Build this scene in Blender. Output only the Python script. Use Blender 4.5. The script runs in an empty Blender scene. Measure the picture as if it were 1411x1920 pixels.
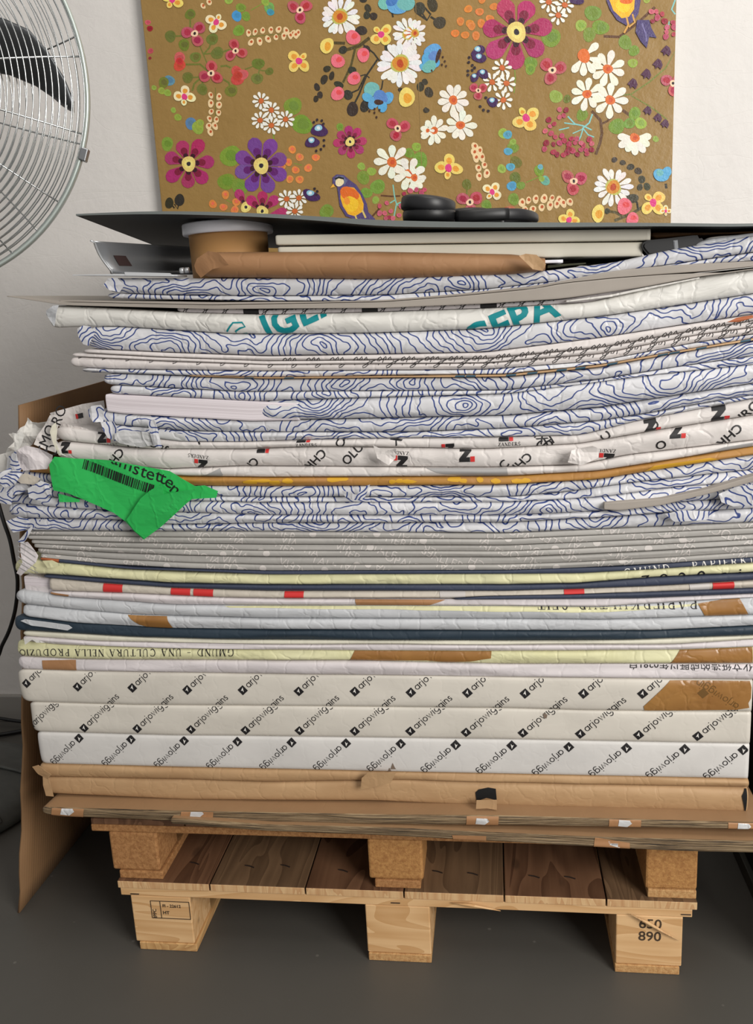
import bpy, bmesh, math, random
import numpy as np
from mathutils import Vector, Matrix
random.seed(7)
S = bpy.context.scene
COL = S.collection

# ---------------------------------------------------------------- camera, world, lights, exposure
F_PX = 1650.0
PITCH, ROLL, YAW, HC = 0.2342, -0.0526, 0.1377, 1.1434
def _cam_axes():
    Fw = np.array([0, math.cos(PITCH), -math.sin(PITCH)]); Uw = np.array([0, math.sin(PITCH), math.cos(PITCH)])
    X = np.array([1., 0, 0]); c, s = math.cos(ROLL), math.sin(ROLL)
    Xc = X*c + Uw*s; Uc = -X*s + Uw*c
    ex = np.array([math.cos(YAW), -math.sin(YAW), 0]); ey = np.array([math.sin(YAW), math.cos(YAW), 0])
    M = np.array([ex, ey, [0, 0, 1.]])
    o = np.array([-.5062, 1.4077, 0]) + ex*.5082
    return M@Xc, M@Uc, M@Fw, M@(np.array([0, 0, HC]) - o)
XS, US, FS, CAM = _cam_axes()
cd = bpy.data.cameras.new('camera'); cam = bpy.data.objects.new('camera', cd); COL.objects.link(cam)
cd.sensor_fit = 'VERTICAL'; cd.sensor_height = 36; cd.sensor_width = 24; cd.lens = F_PX/1920*36
cd.clip_start = .02; cd.clip_end = 60
m = Matrix.Identity(4)
for r in range(3):
    m[r][0] = XS[r]; m[r][1] = US[r]; m[r][2] = -FS[r]; m[r][3] = CAM[r]
cam.matrix_world = m
S.camera = cam
S.view_settings.view_transform = 'Standard'; S.view_settings.look = 'None'; S.view_settings.gamma = 1
S.view_settings.use_curve_mapping = False
S.view_settings.exposure = 0.0
w = bpy.data.worlds.new('world'); S.world = w; w.use_nodes = True
bg = w.node_tree.nodes['Background']; bg.inputs[0].default_value = (1.0, .975, .95, 1); bg.inputs[1].default_value = .38
def area(name, loc, target, sx, sy, power, col):
    l = bpy.data.lights.new(name, 'AREA'); l.shape = 'RECTANGLE'; l.size = sx; l.size_y = sy; l.energy = power; l.color = col
    o = bpy.data.objects.new(name, l); COL.objects.link(o); o.location = loc
    o.rotation_euler = (Vector(target)-Vector(loc)).to_track_quat('-Z', 'Y').to_euler(); return o
area('window_light', (2.35, -2.35, 1.95), (0, .3, .9), 1.5, 1.7, 112, (1, .97, .93))
area('ceiling_light', (.6, -.7, 3.3), (.1, .3, 0), 1.6, 1.2, 22, (1, .96, .9))

def ray(u, v): return XS*((u-705.5)/F_PX) + US*((960-v)/F_PX) + FS
def at(u, v, y=0.):
    d = ray(u, v); return CAM + d*((y-CAM[1])/d[1])
def atz(u, v, z=0.):
    d = ray(u, v); return CAM + d*((z-CAM[2])/d[2])

# ---------------------------------------------------------------- helpers: materials
def lin(c):
    return tuple((x/255/12.92 if x/255 <= .04045 else ((x/255+.055)/1.055)**2.4) for x in c) + (1,)
class NT:
    def __init__(s, name):
        s.m = bpy.data.materials.new(name); s.m.use_nodes = True; s.t = s.m.node_tree
        s.b = s.t.nodes['Principled BSDF']
    def n(s, typ, **kw):
        nd = s.t.nodes.new(typ)
        for k, v in kw.items():
            if k.startswith('_'): setattr(nd, k[1:], v)
            else: s.set(nd.inputs[k.replace('__', ' ')], v)
        return nd
    def set(s, sock, v):
        if isinstance(v, bpy.types.NodeSocket): s.t.links.new(v, sock)
        else: sock.default_value = v
    def math(s, op, a, b=None, c=None):
        nd = s.t.nodes.new('ShaderNodeMath'); nd.operation = op
        for i, v in enumerate((a, b, c)):
            if v is not None: s.set(nd.inputs[i], v)
        return nd.outputs[0]
    def vmath(s, op, a, b=None):
        nd = s.t.nodes.new('ShaderNodeVectorMath'); nd.operation = op
        s.set(nd.inputs[0], a)
        if b is not None:
            if op == 'SCALE': s.set(nd.inputs['Scale'], b)
            else: s.set(nd.inputs[1], b)
        return nd.outputs['Value'] if op in ('LENGTH', 'DOT_PRODUCT') else nd.outputs[0]
    def ramp(s, fac, stops):
        nd = s.t.nodes.new('ShaderNodeValToRGB'); s.set(nd.inputs[0], fac); e = nd.color_ramp.elements
        while len(e) < len(stops): e.new(.5)
        for i, (p, c) in enumerate(stops): e[i].position = p; e[i].color = c
        return nd.outputs[0]
    def mix(s, fac, a, b):
        nd = s.t.nodes.new('ShaderNodeMix'); nd.data_type = 'RGBA'; s.set(nd.inputs[0], fac); s.set(nd.inputs[6], a); s.set(nd.inputs[7], b)
        return nd.outputs[2]
    def uv(s): return s.t.nodes.new('ShaderNodeUVMap').outputs[0]
    def obj(s): return s.t.nodes.new('ShaderNodeTexCoord').outputs['Object']
    def mapv(s, vec, scale=(1, 1, 1), rot=(0, 0, 0), loc=(0, 0, 0)):
        nd = s.n('ShaderNodeMapping', Vector=vec); nd.inputs['Scale'].default_value = scale
        nd.inputs['Rotation'].default_value = rot; nd.inputs['Location'].default_value = loc; return nd.outputs[0]
    def noise(s, vec, scale, detail=2, rough=.5, dist=0):
        nd = s.n('ShaderNodeTexNoise', Vector=vec, Scale=scale, Detail=detail, Roughness=rough, Distortion=dist)
        return nd.outputs['Fac']
    def bump(s, h, strength, dist=.001, normal=None):
        nd = s.n('ShaderNodeBump', Height=h, Strength=strength, Distance=dist)
        if normal is not None: s.set(nd.inputs['Normal'], normal)
        return nd.outputs[0]
    def out(s, col=None, rough=.6, normal=None, metal=0, spec=.5):
        if col is not None: s.set(s.b.inputs['Base Color'], col)
        s.set(s.b.inputs['Roughness'], rough); s.b.inputs['Metallic'].default_value = metal
        s.b.inputs['Specular IOR Level'].default_value = spec
        if normal is not None: s.set(s.b.inputs['Normal'], normal)
        return s.m
def flat(name, c, rough=.6, metal=0, spec=.5): return NT(name).out(lin(c), rough, None, metal, spec)

def creases(g, uv, k=1.0):
    """short slanted paper creases and soft dents"""
    a = g.noise(g.mapv(uv, (14, 22, 1), (0, 0, .5)), 1.0, 3, .55, .8)
    v = g.n('ShaderNodeTexVoronoi', _feature='DISTANCE_TO_EDGE', Scale=1.0,
            Vector=g.vmath('ADD', g.mapv(uv, (26, 9, 1), (0, 0, .75)), g.vmath('SCALE', g.n('ShaderNodeTexNoise', Vector=uv, Scale=30.).outputs['Color'], .9)))
    e = g.math('MINIMUM', v.outputs[0], .09)
    h = g.math('ADD', g.math('MULTIPLY', a, .8), g.math('MULTIPLY', e, 2.2))
    return g.bump(h, .55*k, .006)
def paper(name, c, rough=.5, k=1.0, tint=None, spec=.4):
    g = NT(name); uv = g.uv()
    n = g.noise(uv, 9, 3, .6)
    col = g.mix(g.ramp(n, [(.35, (0, 0, 0, 1)), (.7, (1, 1, 1, 1))]), lin(c), lin(tint or tuple(x*.95 for x in c)))
    return g.out(col, rough, creases(g, uv, k), 0, spec)
def contour(name, base=(212, 212, 215), line=(50, 68, 126), k=1.0):
    g = NT(name); uv = g.uv()
    def field(off):
        p = g.vmath('ADD', uv, off)
        n1 = g.n('ShaderNodeTexNoise', Vector=p, Scale=12., Detail=1., Roughness=.5, _noise_dimensions='2D').outputs['Color']
        n2 = g.n('ShaderNodeTexNoise', Vector=p, Scale=75., Detail=0., _noise_dimensions='2D').outputs['Color']
        q = g.vmath('ADD', p, g.vmath('ADD', g.vmath('SCALE', n1, .062), g.vmath('SCALE', n2, .007)))
        v = g.n('ShaderNodeTexVoronoi', _feature='SMOOTH_F1', _voronoi_dimensions='2D', Vector=g.mapv(q, (6.2, 9.0, 1)), Scale=1., Smoothness=.22)
        return v.outputs['Distance']
    f0 = field((0, 0, 0)); e = .0006
    fx = field((e, 0, 0)); fy = field((0, e, 0))
    gx = g.math('SUBTRACT', fx, f0); gy = g.math('SUBTRACT', fy, f0)
    gr = g.math('SQRT', g.math('ADD', g.math('ADD', g.math('MULTIPLY', gx, gx), g.math('MULTIPLY', gy, gy)), 4e-7))
    N = 14.5
    fr = g.math('ABSOLUTE', g.math('SUBTRACT', g.math('FRACT', g.math('MULTIPLY', f0, N)), .5))
    d = g.math('DIVIDE', g.math('MULTIPLY', fr, e/N), gr)          # distance to the line in metres
    mask = g.ramp(g.math('MULTIPLY', d, 500), [(.42, (1, 1, 1, 1)), (.62, (0, 0, 0, 1))])
    n = g.noise(uv, 8, 2)
    bcol = g.mix(n, lin(base), lin(tuple(x*.93 for x in base)))
    return g.out(g.mix(mask, bcol, lin(line)), .42, creases(g, uv, k), 0, .45)

def wood(name, c1, c2, sc=1.0, rough=.6, axis=1):
    """grain runs along the given object axis"""
    g = NT(name); p = g.obj()
    s = [55, 55, 55]; s[axis] = 3.5
    a = g.noise(g.mapv(p, tuple(x*sc for x in s)), 1, 4, .6, .6)
    s2 = [9, 9, 9]; s2[axis] = 1.2
    b = g.noise(g.mapv(p, tuple(x*sc for x in s2)), 1, 2, .5, 1.5)
    rings = g.math('FRACT', g.math('MULTIPLY', b, 9))
    t = g.math('ADD', g.math('MULTIPLY', a, .55), g.math('MULTIPLY', rings, .35))
    k = g.n('ShaderNodeTexVoronoi', _feature='F1', Vector=g.mapv(p, tuple((14 if i != axis else 6) for i in range(3))), Scale=1.)
    kn = g.ramp(k.outputs['Distance'], [(.06, (1, 1, 1, 1)), (.13, (0, 0, 0, 1))])
    col = g.ramp(t, [(.25, lin(c2)), (.65, lin(c1))])
    col = g.mix(g.math('MULTIPLY', kn, .5), col, lin(tuple(x*.55 for x in c2)))
    return g.out(col, rough, g.bump(t, .4, .001))
def chip(name, c1, c2):
    g = NT(name); p = g.obj()
    a = g.noise(p, 160, 3, .7); v = g.n('ShaderNodeTexVoronoi', Vector=g.mapv(p, (90, 90, 170)), Scale=1.)
    dk = g.ramp(v.outputs['Distance'], [(.05, (1, 1, 1, 1)), (.12, (0, 0, 0, 1))])
    col = g.mix(g.ramp(a, [(.35, (0, 0, 0, 1)), (.65, (1, 1, 1, 1))]), lin(c1), lin(c2))
    col = g.mix(g.math('MULTIPLY', dk, .6), col, lin((70, 45, 25)))
    return g.out(col, .75, g.bump(a, .6, .002))

M = {}
M['contour'] = contour('contour_paper')
M['white'] = paper('white_paper', (222, 219, 213))
M['igepa'] = paper('white_wrap', (226, 224, 218), .45, 1.1)
M['zand'] = paper('coated_wrap', (216, 210, 206), .42, 1.0)
M['pinkish'] = paper('pinkish_wrap', (214, 207, 208), .5, .7)
M['script'] = paper('script_wrap', (214, 207, 204), .5, .6)
M['blueish'] = paper('blue_white_wrap', (199, 201, 204), .42, .9)
M['beige'] = paper('beige_wrap', (205, 196, 182), .5, .7)
M['cream'] = paper('cream_wrap', (214, 210, 192), .5, .4)
M['yellow'] = paper('pale_yellow_wrap', (217, 214, 174), .5, 1.0, (208, 205, 160))
M['navy'] = paper('navy_wrap', (58, 65, 84), .45, .3)
M['darkblue'] = paper('dark_blue_wrap', (42, 56, 68), .5, .6)
M['grey'] = paper('grey_wrap', (174, 171, 166), .5, .3)
M['arjo'] = paper('smooth_wrap', (214, 208, 197), .38, .18)
M['arjow'] = paper('smooth_white_wrap', (216, 213, 209), .38, .16)
M['kraft'] = paper('kraft_wrap', (184, 150, 111), .55, .5, (173, 138, 100))
M['kraft2'] = paper('ribbed_kraft', (160, 120, 84), .55, .4, (148, 108, 73))
M['kraftdark'] = paper('kraft_yellow', (172, 125, 72), .5, .5, (176, 128, 50))
M['board'] = paper('grey_board', (160, 152, 143), .6, .05)
M['ink'] = flat('black_ink', (28, 26, 28), .5)
M['redink'] = flat('red_ink', (205, 50, 48), .5)
M['teal'] = flat('teal_ink', (0, 133, 140), .5)
M['greyink'] = flat('grey_ink', (158, 156, 155), .5)
M['paleink'] = flat('pale_ink', (203, 197, 192), .5)
M['whiteink'] = flat('white_ink', (225, 222, 216), .5)
M['tape'] = paper('brown_tape', (162, 118, 64), .3, .8, (142, 98, 50), .6)
M['tape2'] = paper('tan_tape', (166, 122, 84), .45, .3)
M['liner'] = paper('brown_liner', (150, 117, 84), .55, .15)
M['clear'] = paper('clear_film_and_painted_glint', (205, 205, 205), .15, 1.5)  # whitish clear film; also the pale colour for glints painted on the pad tape
M['yelmark'] = flat('yellow_mark', (205, 155, 35), .6)
M['rust'] = flat('rust_orange', (165, 90, 50), .6)
M['hole_shade'] = flat('painted_hole_shade', (10, 10, 11), .9)  # near-black colour for the shade inside torn holes; no opening is cut
M['green'] = paper('green_sheet', (58, 196, 98), .34, .7, (50, 186, 90))
def ream_mat():
    g = NT('cut_sheet_edges'); uv = g.uv()
    n = g.noise(g.mapv(uv, (2, 900, 1)), 1, 2, .6)
    return g.out(g.ramp(n, [(.3, lin((196, 186, 190))), (.6, lin((232, 224, 228)))]), .6)
M['ream'] = ream_mat()
def cardedge():
    g = NT('corrugated_edges'); uv = g.uv()
    n = g.noise(g.mapv(uv, (9, 420, 1)), 1, 4, .65, .3)
    c = g.ramp(n, [(.34, lin((42, 32, 22))), (.5, lin((120, 98, 70))), (.66, lin((168, 146, 112)))])
    return g.out(c, .6, g.bump(n, .8, .004))
M['cardedge'] = cardedge()
def cardface(name, c):
    g = NT(name); p = g.obj()
    n = g.noise(g.mapv(p, (6, 6, 1.2)), 1, 3)
    st = g.math('SINE', g.math('MULTIPLY', g.n('ShaderNodeSeparateXYZ', Vector=p).outputs[1], 700))
    return g.out(g.mix(n, lin(c), lin(tuple(x*.82 for x in c))), .7, g.bump(st, .15, .001))
M['card'] = cardface('brown_cardboard', (158, 120, 82))

# ---------------------------------------------------------------- helpers: objects
def link(name, me, mats, parent=None):
    o = bpy.data.objects.new(name, me); COL.objects.link(o)
    for mm in (mats if isinstance(mats, (list, tuple)) else [mats]): me.materials.append(M[mm] if isinstance(mm, str) else mm)
    if parent is not None: o.parent = parent
    return o
def tag(o, label=None, cat=None, group=None, kind=None):
    if label: o['label'] = label
    if cat: o['category'] = cat
    if group: o['group'] = group
    if kind: o['kind'] = kind
    return o
def thing(name, loc, label, cat, group=None):
    o = bpy.data.objects.new(name, None); o.empty_display_size = .05; COL.objects.link(o); o.location = loc
    return tag(o, label, cat, group)
def bm_link(name, bm, mats, parent=None, smooth=False, loc=None):
    """bm in world coordinates; when a parent Empty is given the vertices are moved into its space"""
    if parent is not None: bmesh.ops.translate(bm, verts=bm.verts, vec=-Vector(parent.location))
    bmesh.ops.recalc_face_normals(bm, faces=bm.faces)
    me = bpy.data.meshes.new(name); bm.to_mesh(me); bm.free()
    if smooth:
        for p in me.polygons: p.use_smooth = True
    return link(name, me, mats, parent)
def box_bm(x0, x1, y0, y1, z0, z1, bev=.0015, bm=None, seg=2):
    b = bmesh.new()
    bmesh.ops.create_cube(b, size=1)
    for v in b.verts: v.co = Vector((x0+(v.co.x+.5)*(x1-x0), y0+(v.co.y+.5)*(y1-y0), z0+(v.co.z+.5)*(z1-z0)))
    if bev: bmesh.ops.bevel(b, geom=b.edges[:], offset=bev, segments=seg, affect='EDGES', profile=.5)
    if bm is None: return b
    me = bpy.data.meshes.new('t'); b.to_mesh(me); b.free(); bm.from_mesh(me); bpy.data.meshes.remove(me); return bm
def tube_bm(pts, r, seg=8, bm=None, closed=False):
    bm = bm or bmesh.new(); n = len(pts); P = [Vector(p) for p in pts]; rings = []
    nrm = None
    for i in range(n):
        if closed: t = (P[(i+1) % n]-P[i-1]).normalized()
        else: t = (P[min(i+1, n-1)]-P[max(i-1, 0)]).normalized()
        if nrm is None: nrm = t.orthogonal().normalized()
        else: nrm = (nrm - t*nrm.dot(t)).normalized()
        bn = t.cross(nrm); rr = r[i] if isinstance(r, (list, tuple)) else r
        rings.append([bm.verts.new(P[i]+(nrm*math.cos(2*math.pi*k/seg)+bn*math.sin(2*math.pi*k/seg))*rr) for k in range(seg)])
    for i in range(n if closed else n-1):
        a, b = rings[i], rings[(i+1) % n]
        for k in range(seg): bm.faces.new((a[k], a[(k+1) % seg], b[(k+1) % seg], b[k]))
    if not closed: bm.faces.new(rings[0][::-1]); bm.faces.new(rings[-1])
    return bm
def lathe_bm(prof, c, axis='Z', seg=48, bm=None, R=None):
    """prof: list of (radius, height)"""
    bm = bm or bmesh.new(); rings = []
    for (r, h) in prof:
        ring = []
        for k in range(seg):
            a = 2*math.pi*k/seg; v = Vector((r*math.cos(a), r*math.sin(a), h))
            if R is not None: v = R @ v
            ring.append(bm.verts.new(v+Vector(c)))
        rings.append(ring)
    for a, b in zip(rings, rings[1:]):
        for k in range(seg): bm.faces.new((a[k], a[(k+1) % seg], b[(k+1) % seg], b[k]))
    bm.faces.new(rings[0][::-1]); bm.faces.new(rings[-1])
    return bm

# ---------------------------------------------------------------- numeric noise
def _h(ix, iy, s):
    n = (ix.astype(np.int64)*374761393 + iy.astype(np.int64)*668265263 + s*974711) & 0x7fffffff
    n = ((n ^ (n >> 13))*1274126177) & 0x7fffffff
    return ((n ^ (n >> 16)) & 0xffff)/65535.0
def vn(x, y, s=0):
    x = np.asarray(x, float); y = np.asarray(y, float); ix = np.floor(x); iy = np.floor(y); fx = x-ix; fy = y-iy
    fx = fx*fx*(3-2*fx); fy = fy*fy*(3-2*fy)
    a = _h(ix, iy, s); b = _h(ix+1, iy, s); c = _h(ix, iy+1, s); d = _h(ix+1, iy+1, s)
    return (a*(1-fx)+b*fx)*(1-fy)+(c*(1-fx)+d*fx)*fy
def crumple(x, z, s, sc=1.0, n=5):
    """sharp folded facets: a sum of bent triangle waves in scattered directions, about 0..1"""
    rs = np.random.RandomState(s*13+5); t = 0
    wx = (vn(x*14*sc, z*14*sc, s)-.5)*.05/sc; wz = (vn(x*14*sc+7, z*14*sc, s+1)-.5)*.05/sc
    for k in range(n):
        a = rs.uniform(0, math.pi); f = rs.uniform(9, 34)*sc
        q = ((x+wx)*math.cos(a)+(z+wz)*math.sin(a))*f+rs.uniform(0, 9)
        t = t+np.abs((q % 2)-1)/(1+.35*k)
    return t/(n*.55)

# ---------------------------------------------------------------- lettering as flat outlines (verts, faces)
_gc = {}
def glyphs(text, size=1.0, bold=0.0, spacing=1.0):
    key = (text, bold, spacing)
    if key not in _gc:
        c = bpy.data.curves.new('t', 'FONT'); c.body = text; c.size = 1; c.offset = bold; c.space_character = spacing
        c.resolution_u = 3; c.align_x = 'LEFT'
        o = bpy.data.objects.new('t', c); COL.objects.link(o)
        bpy.context.view_layer.update()
        me = bpy.data.meshes.new_from_object(o.evaluated_get(bpy.context.evaluated_depsgraph_get()))
        V = [tuple(v.co[:2]) for v in me.vertices]; Fc = [tuple(p.vertices) for p in me.polygons]
        bpy.data.objects.remove(o); bpy.data.curves.remove(c); bpy.data.meshes.remove(me)
        _gc[key] = (V, Fc)
    V, Fc = _gc[key]
    return [(x*size, y*size) for x, y in V], Fc
def join(*sh):
    V, Fc = [], []
    for v, f in sh:
        n = len(V); V += list(v); Fc += [tuple(i+n for i in q) for q in f]
    return V, Fc
def poly(pts): return list(pts), [tuple(range(len(pts)))]
def stroke(pts, w0, w1=None):
    V, Fc = [], []; n = len(pts)
    for i, (x, y) in enumerate(pts):
        a = pts[max(i-1, 0)]; b = pts[min(i+1, n-1)]; dx, dy = b[0]-a[0], b[1]-a[1]; l = math.hypot(dx, dy) or 1
        w_ = (w0 if w1 is None else w0+(w1-w0)*i/(n-1))/2
        V += [(x-dy/l*w_, y+dx/l*w_), (x+dy/l*w_, y-dx/l*w_)]
    for i in range(n-1): Fc.append((2*i, 2*i+1, 2*i+3, 2*i+2))
    return V, Fc
def xf(sh, dx=0, dy=0, ang=0, s=1.0):
    c, n = math.cos(ang)*s, math.sin(ang)*s
    return [(x*c-y*n+dx, x*n+y*c+dy) for x, y in sh[0]], sh[1]
def serif_text(text, h, gap=.28):
    """roman capitals with thick and thin strokes and bracket serifs, height h"""
    T, t = .15, .055
    def arc(cx, cy, rx, ry, a0, a1, n=14): return [(cx+rx*math.cos(math.radians(a0+(a1-a0)*i/n)), cy+ry*math.sin(math.radians(a0+(a1-a0)*i/n))) for i in range(n+1)]
    sf = lambda x, y: stroke([(x-.14, y), (x+.14, y)], .05)
    L = {
     'I': (.15, lambda: [stroke([(.1, 0), (.1, 1)], T), sf(.1, .02), sf(.1, .98)]),
     'L': (.55, lambda: [stroke([(.12, 0), (.12, 1)], T), sf(.12, .98), stroke([(0, .03), (.6, .03)], .06), stroke([(.58, 0), (.6, .22)], .05)]),
     'E': (.55, lambda: [stroke([(.12, 0), (.12, 1)], T), stroke([(0, .97), (.55, .97)], .06), stroke([(.1, .5), (.45, .5)], .05), stroke([(0, .03), (.58, .03)], .06), stroke([(.56, 0), (.58, .2)], .05), stroke([(.54, .8), (.54, 1)], .05)]),
     'T': (.7, lambda: [stroke([(.35, 0), (.35, 1)], T), sf(.35, .02), stroke([(0, .97), (.7, .97)], .06), stroke([(.02, .78), (.02, 1)], .05), stroke([(.68, .78), (.68, 1)], .05)]),
     'N': (.8, lambda: [stroke([(.1, 0), (.1, 1)], t), stroke([(.08, 1), (.72, 0)], T), stroke([(.72, 0), (.72, 1)], t), sf(.1, .02), sf(.08, .98), sf(.72, .98)]),
     'M': (.95, lambda: [stroke([(.12, 0), (.12, 1)], t), stroke([(.12, 1), (.48, 0)], T), stroke([(.48, 0), (.84, 1)], t), stroke([(.84, 0), (.84, 1)], T), sf(.12, .02), sf(.84, .02), sf(.1, .98), sf(.86, .98)]),
     'U': (.75, lambda: [stroke([(.12, 1), (.12, .3)]+arc(.4, .3, .28, .3, 180, 360)+[(.68, 1)], .1, .06), sf(.12, .98), sf(.68, .98)]),
     'A': (.8, lambda: [stroke([(.08, 0), (.4, 1)], t), stroke([(.4, 1), (.74, 0)], T), stroke([(.2, .34), (.62, .34)], .05), sf(.08, .02), sf(.74, .02)]),
     'V': (.8, lambda: [stroke([(.06, 1), (.4, 0)], T), stroke([(.4, 0), (.72, 1)], t), sf(.06, .98), sf(.72, .98)]),
     'K': (.8, lambda: [stroke([(.12, 0), (.12, 1)], T), stroke([(.12, .42), (.64, 1)], t), stroke([(.3, .58), (.7, 0)], T), sf(.12, .02), sf(.12, .98), sf(.64, .98), sf(.7, .02)]),
     'D': (.85, lambda: [stroke([(.12, 0), (.12, 1)], T), stroke([(0, .97), (.3, .97)]+arc(.3, .5, .44, .47, 90, -90)+[(0, .03)], .09)]),
     'P': (.65, lambda: [stroke([(.12, 0), (.12, 1)], T), sf(.12, .02), stroke([(0, .97), (.28, .97)]+arc(.28, .73, .28, .24, 90, -90)+[(.12, .49)], .08)]),
     'R': (.75, lambda: [stroke([(.12, 0), (.12, 1)], T), sf(.12, .02), stroke([(0, .97), (.28, .97)]+arc(.28, .73, .28, .24, 90, -90)+[(.12, .49)], .08), stroke([(.32, .49), (.7, 0)], T), sf(.74, .02)]),
     'O': (.9, lambda: [stroke(arc(.45, .5, .4, .48, 0, 360, 26), .11)]),
     'C': (.8, lambda: [stroke(arc(.45, .5, .4, .48, 50, 310, 20), .11), stroke([(.72, .75), (.72, 1)], .05)]),
     'G': (.85, lambda: [stroke(arc(.45, .5, .4, .48, 50, 330, 20), .11), stroke([(.72, .75), (.72, 1)], .05), stroke([(.76, 0), (.76, .42)], .12), sf(.74, .42)]),
     'S': (.6, lambda: [stroke(arc(.3, .73, .22, .24, 20, 250, 14)+arc(.3, .26, .24, .25, 80, -160, 14), .1)]),
     'Z': (.7, lambda: [stroke([(.05, .97), (.64, .97)], .06), stroke([(.62, .97), (.06, .03)], T), stroke([(.05, .03), (.66, .03)], .06), stroke([(.06, .78), (.06, 1)], .05), stroke([(.66, 0), (.66, .22)], .05)]),
     '-': (.5, lambda: [stroke([(0, .42), (.5, .42)], .07)]), ' ': (.35, lambda: []),
    }
    x = 0; out = []
    for ch in text:
        wd, fn = L.get(ch, (.4, lambda: []))
        for sh in fn(): out.append(xf(sh, x, 0))
        x += wd+gap
    return xf(join(*out), 0, 0, 0, h), x*h

def round_text(text, xh, wt=.15, gap=.24):
    """geometric lower case letters of even weight, x-height xh"""
    def arc(cx, cy, r, a0, a1, n=12): return [(cx+r*math.cos(math.radians(a0+(a1-a0)*i/n)), cy+r*math.sin(math.radians(a0+(a1-a0)*i/n))) for i in range(n+1)]
    k = lambda p: stroke(p, wt)
    dot = lambda x: k([(x, 1.30), (x, 1.46)])
    L = {'a': (1.0, lambda: [k(arc(.5, .5, .43, 0, 360, 18)), k([(.93, 0), (.93, 1)])]),
         'o': (1.0, lambda: [k(arc(.5, .5, .43, 0, 360, 18))]),
         'g': (1.0, lambda: [k(arc(.5, .5, .43, 0, 360, 18)), k([(.93, 1), (.93, 0)]+arc(.5, -.05, .43, 0, -150))]),
         'r': (.45, lambda: [k([(.07, 0), (.07, 1)]), k(arc(.45, .55, .38, 180, 80, 8))]),
         'j': (.22, lambda: [k([(.14, 1), (.14, -.35), (-.05, -.48)]), dot(.14)]),
         'i': (.16, lambda: [k([(.08, 0), (.08, 1)]), dot(.08)]),
         'w': (1.25, lambda: [k([(.02, 1), (.33, 0), (.62, .9), (.92, 0), (1.22, 1)])]),
         'n': (.8, lambda: [k([(.07, 0), (.07, 1)]), k(arc(.40, .60, .33, 180, 0)+[(.73, 0)])]),
         's': (.55, lambda: [k(arc(.3, .72, .22, 20, 250, 10)+arc(.28, .27, .23, 70, -160, 10))])}
    x = 0; out = []
    for ch in text:
        wd, fn = L[ch]
        for sh in fn(): out.append(xf(sh, x, 0))
        x += wd+gap
    return xf(join(*out), 0, 0, 0, xh)

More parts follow.
